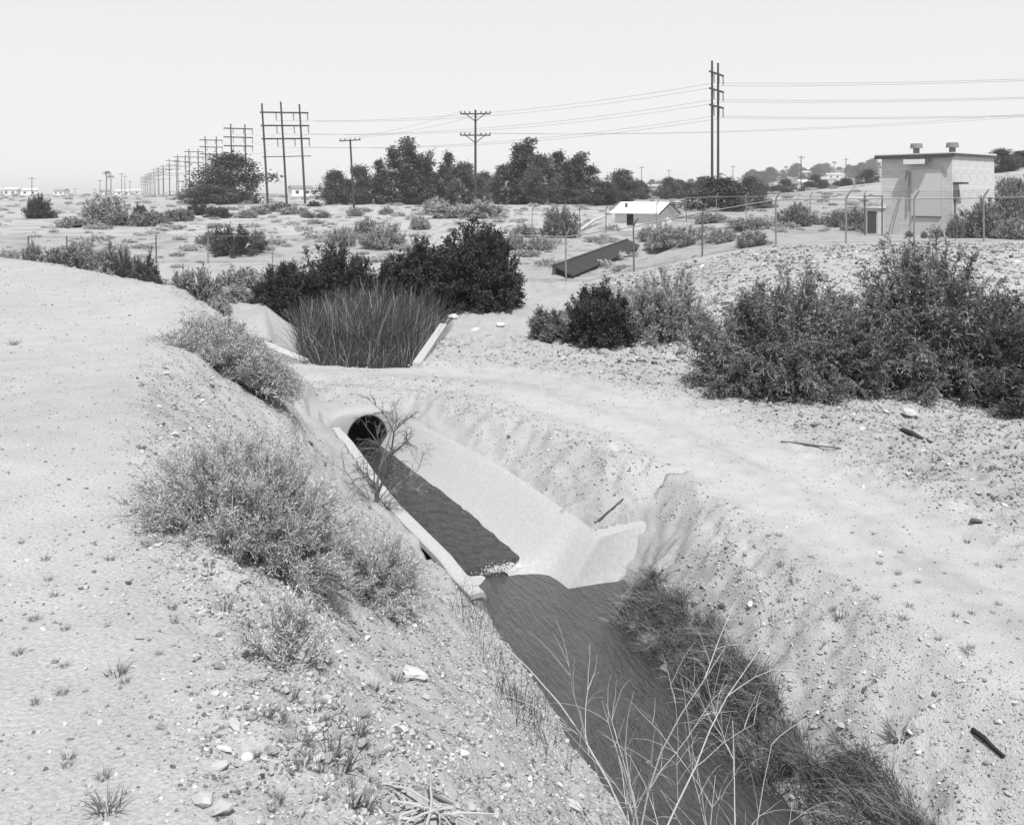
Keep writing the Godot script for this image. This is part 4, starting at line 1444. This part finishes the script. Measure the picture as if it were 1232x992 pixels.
# ------------------------------------------------------------------ plain: trees, scrub, houses
func build_plain() -> void:
	var r := RandomNumberGenerator.new()
	r.seed = 40
	# trees: prototypes are 10 m tall
	var protos := {
		"tall": [tree_meshes(201, 10, 5.0, {"clumps": 180, "leaves": 68, "tone": 0.075, "ll": 0.42, "lw": 0.15, "spires": [[0.0, 0.0, 1.0], [0.22, 0.1, 0.82], [-0.24, -0.1, 0.72], [0.05, -0.2, 0.9]], "belly": 0.55, "clump": 0.10, "skirt": 0.05}), tree_meshes(202, 10, 5.4, {"clumps": 180, "leaves": 68, "tone": 0.07, "ll": 0.42, "lw": 0.15, "spires": [[-0.1, 0.0, 1.0], [0.2, 0.15, 0.9], [-0.3, 0.1, 0.6], [0.32, -0.1, 0.55]], "belly": 0.6, "clump": 0.10, "skirt": 0.05}), tree_meshes(203, 10, 4.6, {"clumps": 180, "leaves": 68, "tone": 0.06, "ll": 0.42, "lw": 0.15, "spires": [[0.05, 0.0, 1.0], [-0.18, 0.1, 0.78], [0.25, 0.0, 0.66]], "belly": 0.62, "clump": 0.11, "skirt": 0.05})],
		"round": [tree_meshes(211, 10, 10.5, {"clumps": 110, "leaves": 95, "tone": 0.075, "ll": 0.55, "lw": 0.24, "belly": 0.62, "clump": 0.1, "skirt": 0.03, "hang": 0.1}), tree_meshes(212, 10, 9.5, {"clumps": 100, "leaves": 95, "tone": 0.065, "ll": 0.55, "lw": 0.24, "belly": 0.7, "clump": 0.11, "skirt": 0.03, "hang": 0.1})],
	}
	var list := [
		# px, base row, top row, width px, distance, kind, label
		[405, 246, 211, 30, 165, "round", "low dark tree at the left end of the tree row"],
		[433, 246, 206, 32, 168, "round", "rounded dark tree beside the short utility pole"],
		[459, 247, 197, 26, 170, "tall", "slim tree left of the tallest tree in the left row"],
		[489, 248, 169, 42, 166, "tall", "tallest pointed tree in the left tree row"],
		[515, 248, 187, 28, 164, "tall", "dark slender tree right of the tallest pointed tree"],
		[536, 247, 189, 26, 172, "tall", "narrow tree close to the braced utility pole"],
		[556, 248, 203, 36, 162, "round", "rounded tree just behind the braced utility pole"],
		[582, 246, 212, 24, 190, "round", "small tree between the two tree groups"],
		[606, 247, 205, 28, 170, "round", "left tree of the right tree group"],
		[632, 248, 170, 44, 166, "tall", "tallest tree in the group behind the white shed"],
		[652, 248, 195, 34, 160, "round", "low tree in front of the tallest tree of the right group"],
		[676, 248, 188, 36, 165, "tall", "leaning tree right of the tallest tree of the right group"],
		[697, 247, 186, 38, 168, "tall", "full dark tree at the right end of the right group"],
		[724, 246, 222, 40, 150, "round", "low spreading tree beyond the white shed"],
		[748, 244, 210, 32, 175, "round", "rounded tree behind the far fence near the white shed"],
		[276, 243, 193, 66, 178, "round", "big solitary round tree hiding the feet of a twin-pole"],
		[250, 243, 226, 50, 165, "round", "low bush-like tree at the left foot of the big round tree"],
		[866, 247, 219, 62, 112, "round", "dark rounded tree clump at the foot of the tall twin-pole"],
		[905, 241, 217, 26, 150, "round", "small dark tree right of the tall twin-pole"],
		[1205, 215, 183, 30, 165, "round", "dark tree on the slope right of the pump house"],
		[1228, 214, 184, 28, 170, "round", "tree on the slope at the right behind the pump house"],
	]
	var i := 0
	for e in list:
		var d: float = e[4]
		var p := at(e[0], d)
		var h: float = EYE + (HY - e[2]) / F * d - p.y
		var w: float = e[3] / F * d
		var kind: String = e[5]
		var pr: Array = protos[kind][i % protos[kind].size()]
		var pw: float = 5.0 if kind == "tall" else 10.0
		var o := tree("tall_tree" if kind == "tall" else "round_tree", e[6], p, pr, "", r.randf() * TAU)
		o.scale = Vector3(w / pw * 1.5, h / 10.0 * 1.1, w / pw * 1.5)
		i += 1
	# far tree belt, right
	for k in 60:
		var px := r.randf_range(735, 1064)
		var d := r.randf_range(210, 330)
		var p := at(px, d)
		var o := tree("belt_tree", "far grey tree in the belt " + ("behind the white shed" if px < 850 else "between the tall twin-pole and the pump house"), p, protos["round"][k % 2], "trees of the far belt", r.randf() * TAU)
		var h := r.randf_range(2.2, 5.5)
		o.scale = Vector3(h * r.randf_range(0.09, 0.16), h / 10.0, h * 0.12)
	# hill trees and palms
	for k in 46:
		var px: float = r.randf_range(900, 1062) if k < 28 else r.randf_range(740, 1000)
		var d := r.randf_range(750, 1050)
		var p := at(px, d)
		var o := tree("hill_tree", "tiny tree on the distant hill crest", p, protos["round"][k % 2], "trees on the distant hills", r.randf() * TAU)
		var h := r.randf_range(7, 13)
		o.scale = Vector3(h * 0.13, h / 10.0, h * 0.13)
	var pm := MB.new()
	for k in 36:
		var a := r.randf() * TAU
		var dirv := Vector3(cos(a), r.randf_range(-0.2, 0.9), sin(a)).normalized()
		pm.ribbon([Vector3(0, 9.5, 0), Vector3(0, 9.5, 0) + dirv * 1.2, Vector3(0, 9.3, 0) + dirv * 2.2 + Vector3(0, -0.7, 0)], 0.5, 0.15, Vector3.UP, g(0.06))
	var ptm := MB.new()
	ptm.tube([Vector3(0, -0.5, 0), Vector3(0.1, 5, 0), Vector3(0, 9.5, 0)], 0.28, 0.2, 6, g(0.15))
	for e in [[956, 900], [963, 890], [970, 910], [946, 880], [867, 640], [1004, 930], [128, 520], [133, 540]]:
		var q := at(e[0], e[1])
		var o := tree("far_palm", "tiny far palm standing above the houses", q, [pm.mesh(), ptm.mesh()], "far palms", r.randf() * TAU)
		o.scale = Vector3.ONE * r.randf_range(1.0, 1.5)
	# far houses
	for k in 44:
		var px: float
		var d: float
		if k < 30:
			px = r.randf_range(735, 1060)
			d = r.randf_range(520, 950)
		elif k < 40:
			px = r.randf_range(0, 170)
			d = r.randf_range(620, 900)
		else:
			px = r.randf_range(355, 400)
			d = r.randf_range(420, 560)
		var q := at(px, d)
		var o := thing("far_house", "tiny pale far house " + ["on the low hills beyond the white shed" if px < 850 else "on the low hills between the tall twin-pole and the pump house", "on the flat horizon beyond the pole row", "behind the feet of the three-pole structure"][0 if k < 30 else 1 if k < 40 else 2], "house", q, r.randf_range(-0.6, 0.6), "far houses " + ["on the hills", "on the flat horizon", "behind the three-pole structure"][0 if k < 30 else 1 if k < 40 else 2])
		var w := r.randf_range(8, 15)
		var h := r.randf_range(2.8, 4.2)
		var l := r.randf_range(6, 9)
		var hm := MB.new()
		hm.box(Vector3(0, h / 2 - 0.5, 0), Vector3(w, h + 1.0, l), Basis.IDENTITY, g(r.randf_range(0.5, 0.8)))
		part("wall", hm.mesh(), M.house, o)
		hm = MB.new()
		hm.hexa([Vector3(-w / 2 - 0.4, h, l / 2 + 0.5), Vector3(w / 2 + 0.4, h, l / 2 + 0.5), Vector3(w / 2 + 0.4, h, -l / 2 - 0.5), Vector3(-w / 2 - 0.4, h, -l / 2 - 0.5)], [Vector3(-w / 2 - 0.4, h + 1.6, 0.05), Vector3(w / 2 + 0.4, h + 1.6, 0.05), Vector3(w / 2 + 0.4, h + 1.6, -0.05), Vector3(-w / 2 - 0.4, h + 1.6, -0.05)], g(r.randf_range(0.12, 0.5)))
		part("roof", hm.mesh(), M.house, o)
		hm = MB.new()
		for x in [-0.25, 0.22]:
			hm.box(Vector3(w * x, h * 0.5, l / 2 + 0.03), Vector3(w * 0.16, h * 0.4, 0.06), Basis.IDENTITY, g(0.05))
		part("window", hm.mesh(), M.house, o)
	# scrub bushes on the plain: prototypes of about one metre
	var sc := {"stems": 90, "twigs": 16, "leaves": 5, "tw": 0.22, "ll": 0.12, "lw": 0.04, "up": 0.35, "tone": 0.3, "vary": 0.4, "lump": 0.25, "ww": 0.014, "inner": 0.45, "low": 0.0}
	var sp := {"g": [], "d": [], "m": []}
	for k in 3:
		sp["g"].append(shrub_meshes(300 + k, 1.0, 1.0, 1.0, sc))
		sp["m"].append(shrub_meshes(310 + k, 1.0, 1.0, 1.0, sc.merged({"tone": 0.19}, true)))
		sp["d"].append(shrub_meshes(320 + k, 1.0, 1.0, 1.0, sc.merged({"tone": 0.08}, true)))
	var names := {"g": "pale_scrub_bush", "m": "grey_scrub_bush", "d": "dark_scrub_bush"}
	var bl := [
		# px, base row, width px, height px, kind, distance (0: from the ground), label
		[45, 263, 30, 26, "d", 0, "lone dark round bush on the left plain beyond the track"],
		[128, 264, 62, 26, "g", 0, "broad pale bush on the left plain beyond the track"],
		[168, 259, 18, 12, "d", 0, ""], [62, 262, 14, 9, "m", 0, ""], [150, 271, 46, 16, "m", 0, ""], [182, 272, 44, 18, "m", 0, ""], [92, 273, 50, 12, "g", 0, ""], [215, 266, 42, 15, "m", 0, ""], [238, 258, 40, 12, "d", 0, ""], [262, 262, 34, 12, "d", 0, ""], [120, 271, 14, 8, "d", 0, ""], [132, 271, 8, 6, "d", 0, ""], [108, 270, 16, 8, "d", 0, ""],
		[282, 306, 76, 30, "d", 0, "dark rounded bush on the bare ground before the fence line"],
		[250, 296, 30, 18, "m", 0, ""], [310, 300, 20, 22, "m", 0, ""],
		[12, 308, 34, 26, "g", 44, ""], [38, 306, 26, 34, "m", 45, ""], [78, 315, 66, 34, "m", 43, "grey twiggy bush showing over the crest of the levee"], [100, 310, 40, 36, "g", 46, ""],
		[132, 330, 52, 46, "m", 40, ""], [122, 335, 40, 30, "g", 37, ""], [148, 336, 34, 40, "d", 38, "dark bush behind the levee crest beside a fence post"], [172, 341, 40, 40, "d", 37, ""], [186, 346, 28, 26, "d", 36, ""],
		[233, 350, 62, 46, "m", 33, "grey mounded bush below the end of the levee crest"], [215, 345, 40, 30, "g", 34, ""], [262, 352, 36, 24, "g", 31, ""],
		[290, 345, 60, 22, "g", 0, ""], [285, 362, 40, 18, "g", 0, ""],
		[411, 296, 36, 22, "g", 0, ""], [462, 299, 60, 30, "g", 0, "pale domed bush on the plain above the reeds"], [440, 288, 34, 24, "m", 0, ""], [505, 276, 28, 16, "g", 0, ""], [538, 262, 56, 16, "g", 0, "wide pale bush at the foot of the braced utility pole"], [580, 262, 60, 20, "g", 0, ""], [525, 258, 40, 20, "g", 0, ""], [427, 260, 24, 10, "g", 0, ""], [465, 258, 20, 9, "g", 0, ""], [390, 262, 18, 7, "m", 0, ""],
		[674, 285, 50, 36, "m", 0, "rounded grey bush standing left of the white shed"], [630, 285, 34, 14, "g", 0, ""], [650, 300, 40, 14, "g", 0, ""], [620, 300, 30, 18, "g", 0, ""],
		[336, 254, 44, 10, "m", 0, ""], [355, 258, 40, 9, "g", 0, ""], [310, 258, 28, 10, "g", 0, ""], [372, 262, 20, 7, "m", 0, ""], [296, 262, 24, 10, "g", 0, ""], [378, 248, 16, 6, "d", 0, ""],
		[956, 263, 46, 26, "m", 62, "grey bush behind the fence between posts left of the pump house"], [900, 276, 60, 14, "g", 0, ""], [985, 270, 40, 10, "g", 0, ""], [1030, 282, 36, 24, "m", 55, "leafy grey bush at the left side of the pump house cabinet"], [1010, 270, 30, 18, "m", 60, ""],
		[825, 296, 50, 22, "g", 0, ""], [800, 300, 44, 24, "g", 0, ""], [870, 292, 40, 16, "g", 0, ""], [905, 296, 44, 18, "g", 0, ""], [780, 290, 30, 16, "g", 0, ""], [855, 268, 40, 12, "g", 0, ""], [915, 250, 40, 12, "m", 0, ""],
		[1180, 284, 62, 44, "m", 45.5, "leafy bush before the right wall of the pump house"], [1150, 284, 20, 22, "m", 45, ""], [1215, 287, 50, 22, "g", 44, "low pale bush right of the pump house near the fence"], [1210, 262, 60, 40, "m", 62, "large grey bush beyond the right end of the pump house"], [1225, 240, 50, 40, "m", 90, ""], [1215, 215, 30, 14, "m", 140, ""],
		[1112, 286, 8, 8, "m", 0, ""], [1094, 285, 9, 7, "m", 0, ""], [1132, 285, 8, 8, "m", 0, ""],
	]
	var k := 0
	for e in bl:
		var p: Vector3 = hit(e[0], e[1], 24.0) if e[5] == 0 else at(e[0], e[5])
		var d := -p.z
		var kind: String = e[4]
		var lab: String = e[6] if e[6] else {"g": "pale dry scrub bush on the sandy plain", "m": "grey scrub bush on the sandy plain", "d": "small dark scrub bush on the sandy plain"}[kind] + (" left of the big round tree" if e[0] < 240 else " around the foot of the three-pole structure" if e[0] < 390 else " before the tree row" if e[0] < 610 else " near the white shed" if e[0] < 790 else " inside the fenced yard" if e[0] < 1060 else " around the pump house")
		var o := shrub(names[kind], lab, p, sp[kind][k % 3], "" if e[6] else "scrub bushes scattered over the plain", r.randf() * TAU)
		o.scale = Vector3(e[2] / F * d * 0.5, e[3] / F * d, e[2] / F * d * 0.45)
		k += 1
	# random small scrub, uncountable ground cover
	var lo := shrub_meshes(340, 1.0, 1.0, 1.0, {"stems": 26, "twigs": 8, "leaves": 4, "tw": 0.4, "ll": 0.28, "lw": 0.09, "up": 0.4, "tone": 1.0, "vary": 0.0, "lump": 0.3, "ww": 0.03, "inner": 0.6})
	var white := MB.new()
	var arr: Array = (lo[0] as ArrayMesh).surface_get_arrays(0)
	white.v = arr[Mesh.ARRAY_VERTEX]; white.n = arr[Mesh.ARRAY_NORMAL]; white.u = arr[Mesh.ARRAY_TEX_UV]; white.ix = arr[Mesh.ARRAY_INDEX]
	white.c.resize(white.v.size()); white.c.fill(Color.WHITE)
	var xf := []
	var cols := PackedColorArray()
	for i2 in 6500:
		var d := 34.0 * pow(26.0, r.randf())
		var x := r.randf_range(-0.68, 0.68) * d
		if n2.get_noise_2d(x * 0.09, d * 0.05) + r.randf_range(-0.5, 0.5) < -0.02: continue
		if x > -4.0 and (d < 46.0 or d < 52.0 and x > 8.0): continue
		if poly_dist(Vector2(x, d), levee) < 2.0: continue
		var s := 0.08 + 0.36 * pow(r.randf(), 2.2) * (1.0 + d / 160.0)
		xf.append(Transform3D(Basis(Vector3.UP, r.randf() * TAU) * Basis.from_scale(Vector3(s * 1.3, s * 0.8, s * 1.3)), ground(x, d, -0.03)))
		cols.append(g(clampf(r.randf_range(0.32, 0.5), 0.05, 0.5)))
	scatter("low_scrub", "low dry scrub and weeds covering the plain behind the ditch", "scrub", white.mesh(), M.leaf, xf, cols)

# ------------------------------------------------------------------ near plants and litter
func build_foreground() -> void:
	var r := RandomNumberGenerator.new()
	r.seed = 60
	# bare pale stalks rising into the picture from the near bank
	var k := 0
	for e in [[0.72, 5.0, 4, 1.35, "bare pale weed stalks with arching twigs standing over the ditch"], [1.28, 5.3, 3, 1.35, "second plant of bare pale stalks leaning towards the far bank"], [1.86, 5.5, 3, 1.3, "thin bare stalks rising before the grassy far bank"]]:
		var p := ground(e[0], e[1])
		var o := thing("dry_weed", e[4], "dry weed", p)
		for i in e[2]:
			var mb := MB.new()
			var dir := Vector3(lerpf(-0.22, 0.34, i / maxf(1.0, e[2] - 1.0)) + r.randf_range(-0.08, 0.08), 1.0, -0.25 + r.randf_range(-0.15, 0.15)).normalized()
			branch(mb, r, Vector3(r.randf_range(-0.05, 0.05), -0.03, r.randf_range(-0.05, 0.05)), dir, e[3] * r.randf_range(0.75, 1.15), 0.0068, 2, 0.006, 0.40, 5)
			part("stalk", mb.mesh(), M.twig, o)
		k += 1
	# dead shrub by the flume's left rim
	var q := fl(-1.5, 2.3, 0.0)
	q.y = height(q.x, -q.z)
	var ds := thing("dead_shrub", "leafless forked shrub leaning over the left rim of the flume", "shrub", q)
	for e in [[Vector3(0.16, 1, 0.05), 1.4, 0.028], [Vector3(-0.15, 1, -0.2), 1.3, 0.026], [Vector3(-0.9, 0.45, -0.1), 1.0, 0.018], [Vector3(0.75, 0.7, -0.2), 0.9, 0.016], [Vector3(-0.5, 0.8, 0.4), 0.9, 0.016]]:
		var mb := MB.new()
		branch(mb, r, Vector3(0, -0.05, 0), e[0].normalized(), e[1], e[2], 3, 0.008, 0.12 if e[2] > 0.025 else 0.26, 7)
		part("limb", mb.mesh(), M.twig, ds)
	# small tufts on the bare ground
	var tm := []
	for s in 4:
		tm.append(tuft_mesh(400 + s, 46, 0.055, 0.0028, 0.05, 0.15))
	var spots := [[420, 965, 2.2], [435, 975, 2.0], [270, 733, 1.6], [130, 975, 1.9], [140, 812, 1.5], [1080, 885, 3.6], [1010, 742, 2.6], [1085, 745, 1.6], [1165, 785, 1.8], [955, 700, 1.7], [940, 680, 1.4], [15, 415, 2.2], [330, 765, 2.6], [395, 905, 2.4], [410, 920, 2.2], [430, 880, 1.8], [375, 855, 1.6], [350, 838, 1.5]]
	for i in 46:
		spots.append([r.randf_range(10, 330), r.randf_range(610, 985), r.randf_range(0.45, 1.0)])
	for i in 30:
		spots.append([r.randf_range(880, 1225), r.randf_range(640, 800), r.randf_range(0.6, 1.3)])
	for i in 22:
		spots.append([r.randf_range(330, 480), r.randf_range(780, 985), r.randf_range(0.6, 1.5)])
	for i in spots.size():
		var e: Array = spots[i]
		var p := hit(e[0], e[1])
		if p.y < 0.15: continue
		var big: bool = i < 18
		var where := "on the levee side of the ditch" if e[0] < 700 else "beside the dirt road"
		var o := part("grass_tuft", tm[i % 4], M.leaf, self)
		o.position = p
		o.basis = Basis(Vector3.UP, r.randf() * TAU) * Basis.from_scale(Vector3.ONE * e[2] * (1.25 if e[0] > 700 else 1.0))
		tag(o, ("bushy dry grass tuft growing " if big else "tiny dry grass tuft growing ") + where, "grass tuft", ("larger" if big else "tiny") + " grass tufts " + where)
	# fallen sticks and timber
	for e in [[1171, 880, 1208, 912, 0.026, 0.03, "short dark timber post lying on the gravel by the dirt road"], [716, 630, 750, 600, 0.014, 0.08, "thin dark stick lying on the gravel above the flume"], [1086, 519, 1121, 535, 0.05, 0.05, "dark broken branch lying before the feathery bushes"], [940, 532, 1012, 540, 0.02, 0.12, "thin bent stick lying on the road edge near the broad bush"], [500, 948, 545, 968, 0.008, 0.2, "thin twig lying on the near slope"]]:
		var a := hit(e[0], e[1]) + Vector3(0, e[4] * 0.6, 0)
		var b := hit(e[2], e[3]) + Vector3(0, e[4] * 0.6, 0)
		var mb := MB.new()
		mb.tube([a, a.lerp(b, 0.33) + Vector3(0, e[4] * 0.5, 0), a.lerp(b, 0.66), b], e[4], e[4] * 0.7, 7, g(e[5]))
		tag(part("fallen_stick", mb.mesh(), M.twig, self), e[6], "stick")
	# bleached roots at the bottom edge
	var rp := hit(525, 985)
	var ro := thing("bleached_roots", "tangle of bleached pale roots on the near slope", "roots", rp)
	for i in 9:
		var mb := MB.new()
		var a := r.randf() * TAU
		branch(mb, r, Vector3(r.randfn() * 0.05, 0.01, r.randfn() * 0.03), Vector3(cos(a), 0.35, sin(a) * 0.5).normalized(), r.randf_range(0.15, 0.3), 0.008, 1, 0.10, 0.36, 3)
		part("root", mb.mesh(), M.twig, ro)
	# pale fallen trunk by the round bush near the white shed
	var fa := hit(698, 278, 40.0)
	var fb := hit(728, 268, 40.0)
	var fm := MB.new()
	fm.tube([fa + Vector3(0, 0.1, 0), fa.lerp(fb, 0.5) + Vector3(0, 0.6, 0), fb + Vector3(0, 0.7, 0)], 0.16, 0.1, 6, g(0.45))
	tag(part("fallen_log", fm.mesh(), M.twig, self), "bleached fallen trunk between the rounded bush and the white shed", "log")

func build_stones() -> void:
	var r := RandomNumberGenerator.new()
	r.seed = 70
	var rm := []
	for s in 6: rm.append(rock_mesh(500 + s, 1))
	var xf := []
	var cols := PackedColorArray()
	# loose gravel: dense on the cut slopes, thin on the road and the levee top
	var tries := 0
	while xf.size() < 150000 and tries < 400000:
		tries += 1
		var d := 2.3 * pow(17.5, r.randf())
		var x := r.randf_range(-0.64, 0.64) * d
		var p := Vector2(x, d)
		if d > 27.0 and x < 3.0: continue
		var ld := poly_dist(p, levee)
		var keep := 0.85
		var bank := 0.0
		if ld < 0.3: keep = lerpf(0.85, 0.06, smoothstep(0.3, -0.5, ld))
		else:
			var rd := poly_line(p, road)
			var cd := absf(chan_at(p).x) if d < 22.0 else 9.0
			if rd < 2.0: keep = lerpf(0.10, 0.85, maxf(smoothstep(1.0, 2.0, rd), smoothstep(3.2, 2.2, cd)))
			bank = smoothstep(1.6, 2.6, rd) * smoothstep(1.0, 2.5, x)
		keep *= 0.35 + 1.1 * clampf(0.5 + n2.get_noise_2d(x * 0.7, d * 0.7), 0.0, 1.0)
		if r.randf() > keep: continue
		var y := height(x, d)
		if y < 0.05: continue
		if d > 12.0 and d < 19.6:
			var ch := chan_at(p)
			if (ch.x > -1.5 and ch.x < 1.24) and ch.y > -0.4 or ch.x > 0.0 and ch.x < 2.2 and ch.y > -1.0 and ch.y < 0.2: continue
		var s := (0.005 + 0.017 * pow(r.randf(), 3.0)) * (1.0 + 1.5 * bank) + 0.0008 * d
		if r.randf() < 0.03: s *= 2.2
		if d > 23.0 and r.randf() < 0.35: s *= r.randf_range(1.2, 2.4)
		var b := Basis.from_euler(Vector3(r.randf_range(-0.5, 0.5), r.randf() * TAU, r.randf_range(-0.5, 0.5))) * Basis.from_scale(Vector3(r.randf_range(0.7, 1.5), r.randf_range(0.7, 1.3), r.randf_range(0.7, 1.3)) * s)
		xf.append(Transform3D(b, Vector3(x, y + s * 0.15, -d)))
		var tn := 0.31 - 0.04 * bank + r.randfn() * 0.085
		if r.randf() < 0.12: tn *= 0.4
		cols.append(g(clampf(tn, 0.08, 0.58)))
	scatter("gravel", "loose gravel and clods strewn over the banks and the levee", "gravel", rm[0], M.stone, xf, cols)
	# single stones one can pick out
	var named := [[170, 540, 0.055, 0.12, "dark stone sitting on the levee shoulder above the large bush"], [167, 768, 0.04, 0.3, "rounded pale stone on the levee top below the large bush"], [262, 925, 0.06, 0.36, "tilted slab-like stone with a dark gap on the near slope"], [245, 965, 0.085, 0.38, "large flat pale stone at the foot of the near slope shoulder"], [262, 975, 0.08, 0.34, "broken stone beside the large flat pale stone"], [350, 928, 0.03, 0.14, "dark egg-shaped pebble on the near slope"], [555, 907, 0.06, 0.46, "white rounded stone on the slope near the water"], [690, 972, 0.10, 0.42, "pale stone at the edge of the near bank above the water"], [500, 815, 0.13, 0.42, "long pale stone lying across the slope"], [585, 932, 0.06, 0.25, "grey stone low on the slope near the water"], [545, 383, 0.42, 0.46, "white boulder beside the inlet wall"], [572, 398, 0.25, 0.48, "white concrete lump on the track near the inlet wall"], [602, 392, 0.3, 0.47, "white broken slab on the track right of the inlet wall"], [1095, 500, 0.3, 0.44, "pale boulder at the foot of the feathery bushes"], [845, 322, 0.3, 0.55, "pale stone at the top of the rocky bank below a fence post"], [985, 858, 0.07, 0.55, "white stone on the cracked right bank"], [903, 727, 0.10, 0.5, "pale angular stone on the gravel right of the ditch"], [1175, 628, 0.13, 0.10, "dark clod at the far edge of the dirt road"]]
	for i in named.size():
		var e: Array = named[i]
		var p := hit(e[0], e[1])
		var m := MB.new()
		var src: Array = (rm[i % 6] as ArrayMesh).surface_get_arrays(0)
		m.v = src[Mesh.ARRAY_VERTEX]; m.n = src[Mesh.ARRAY_NORMAL]; m.u = src[Mesh.ARRAY_TEX_UV]; m.ix = src[Mesh.ARRAY_INDEX]
		m.c.resize(m.v.size()); m.c.fill(g(e[3]))
		var o := part("stone", m.mesh(), M.stone, self)
		o.position = p + Vector3(0, e[2] * 0.15, 0)
		o.basis = Basis.from_euler(Vector3(r.randf_range(-0.3, 0.3), r.randf() * TAU, r.randf_range(-0.3, 0.3))) * Basis.from_scale(Vector3(1.5, 0.9, 1.0) * e[2])
		tag(o, e[4], "stone")
	var tinted := []
	for i in 6:
		var src: Array = (rm[i] as ArrayMesh).surface_get_arrays(0)
		var m := MB.new()
		m.v = src[Mesh.ARRAY_VERTEX]; m.n = src[Mesh.ARRAY_NORMAL]; m.u = src[Mesh.ARRAY_TEX_UV]; m.ix = src[Mesh.ARRAY_INDEX]
		m.c.resize(m.v.size()); m.c.fill(g([0.42, 0.36, 0.30, 0.20, 0.46, 0.26][i]))
		tinted.append(m.mesh())
	var spots := []
	for i in 70: spots.append([r.randf_range(250, 700), r.randf_range(660, 985), 0.022, 0.07, "the levee slope"])
	for i in 50: spots.append([r.randf_range(830, 1225), r.randf_range(660, 985), 0.025, 0.08, "the right bank of the ditch"])
	for i in 45: spots.append([r.randf_range(840, 1225), r.randf_range(308, 400), 0.10, 0.26, "the rocky bank below the fence"])
	for i in 25: spots.append([r.randf_range(130, 380), r.randf_range(440, 560), 0.03, 0.08, "the levee shoulder"])
	for e in spots:
		var p := hit(e[0], e[1])
		if p.y < 0.2: continue
		var s := r.randf_range(e[2], e[3])
		var o := part("stone", tinted[r.randi() % 6], M.stone, self)
		o.position = p + Vector3(0, s * 0.1, 0)
		o.basis = Basis.from_euler(Vector3(r.randf_range(-0.4, 0.4), r.randf() * TAU, r.randf_range(-0.4, 0.4))) * Basis.from_scale(Vector3(r.randf_range(0.9, 1.6), r.randf_range(0.7, 1.1), 1.0) * s)
		tag(o, "loose angular stone lying on " + e[4], "stone", "loose stones on " + e[4])
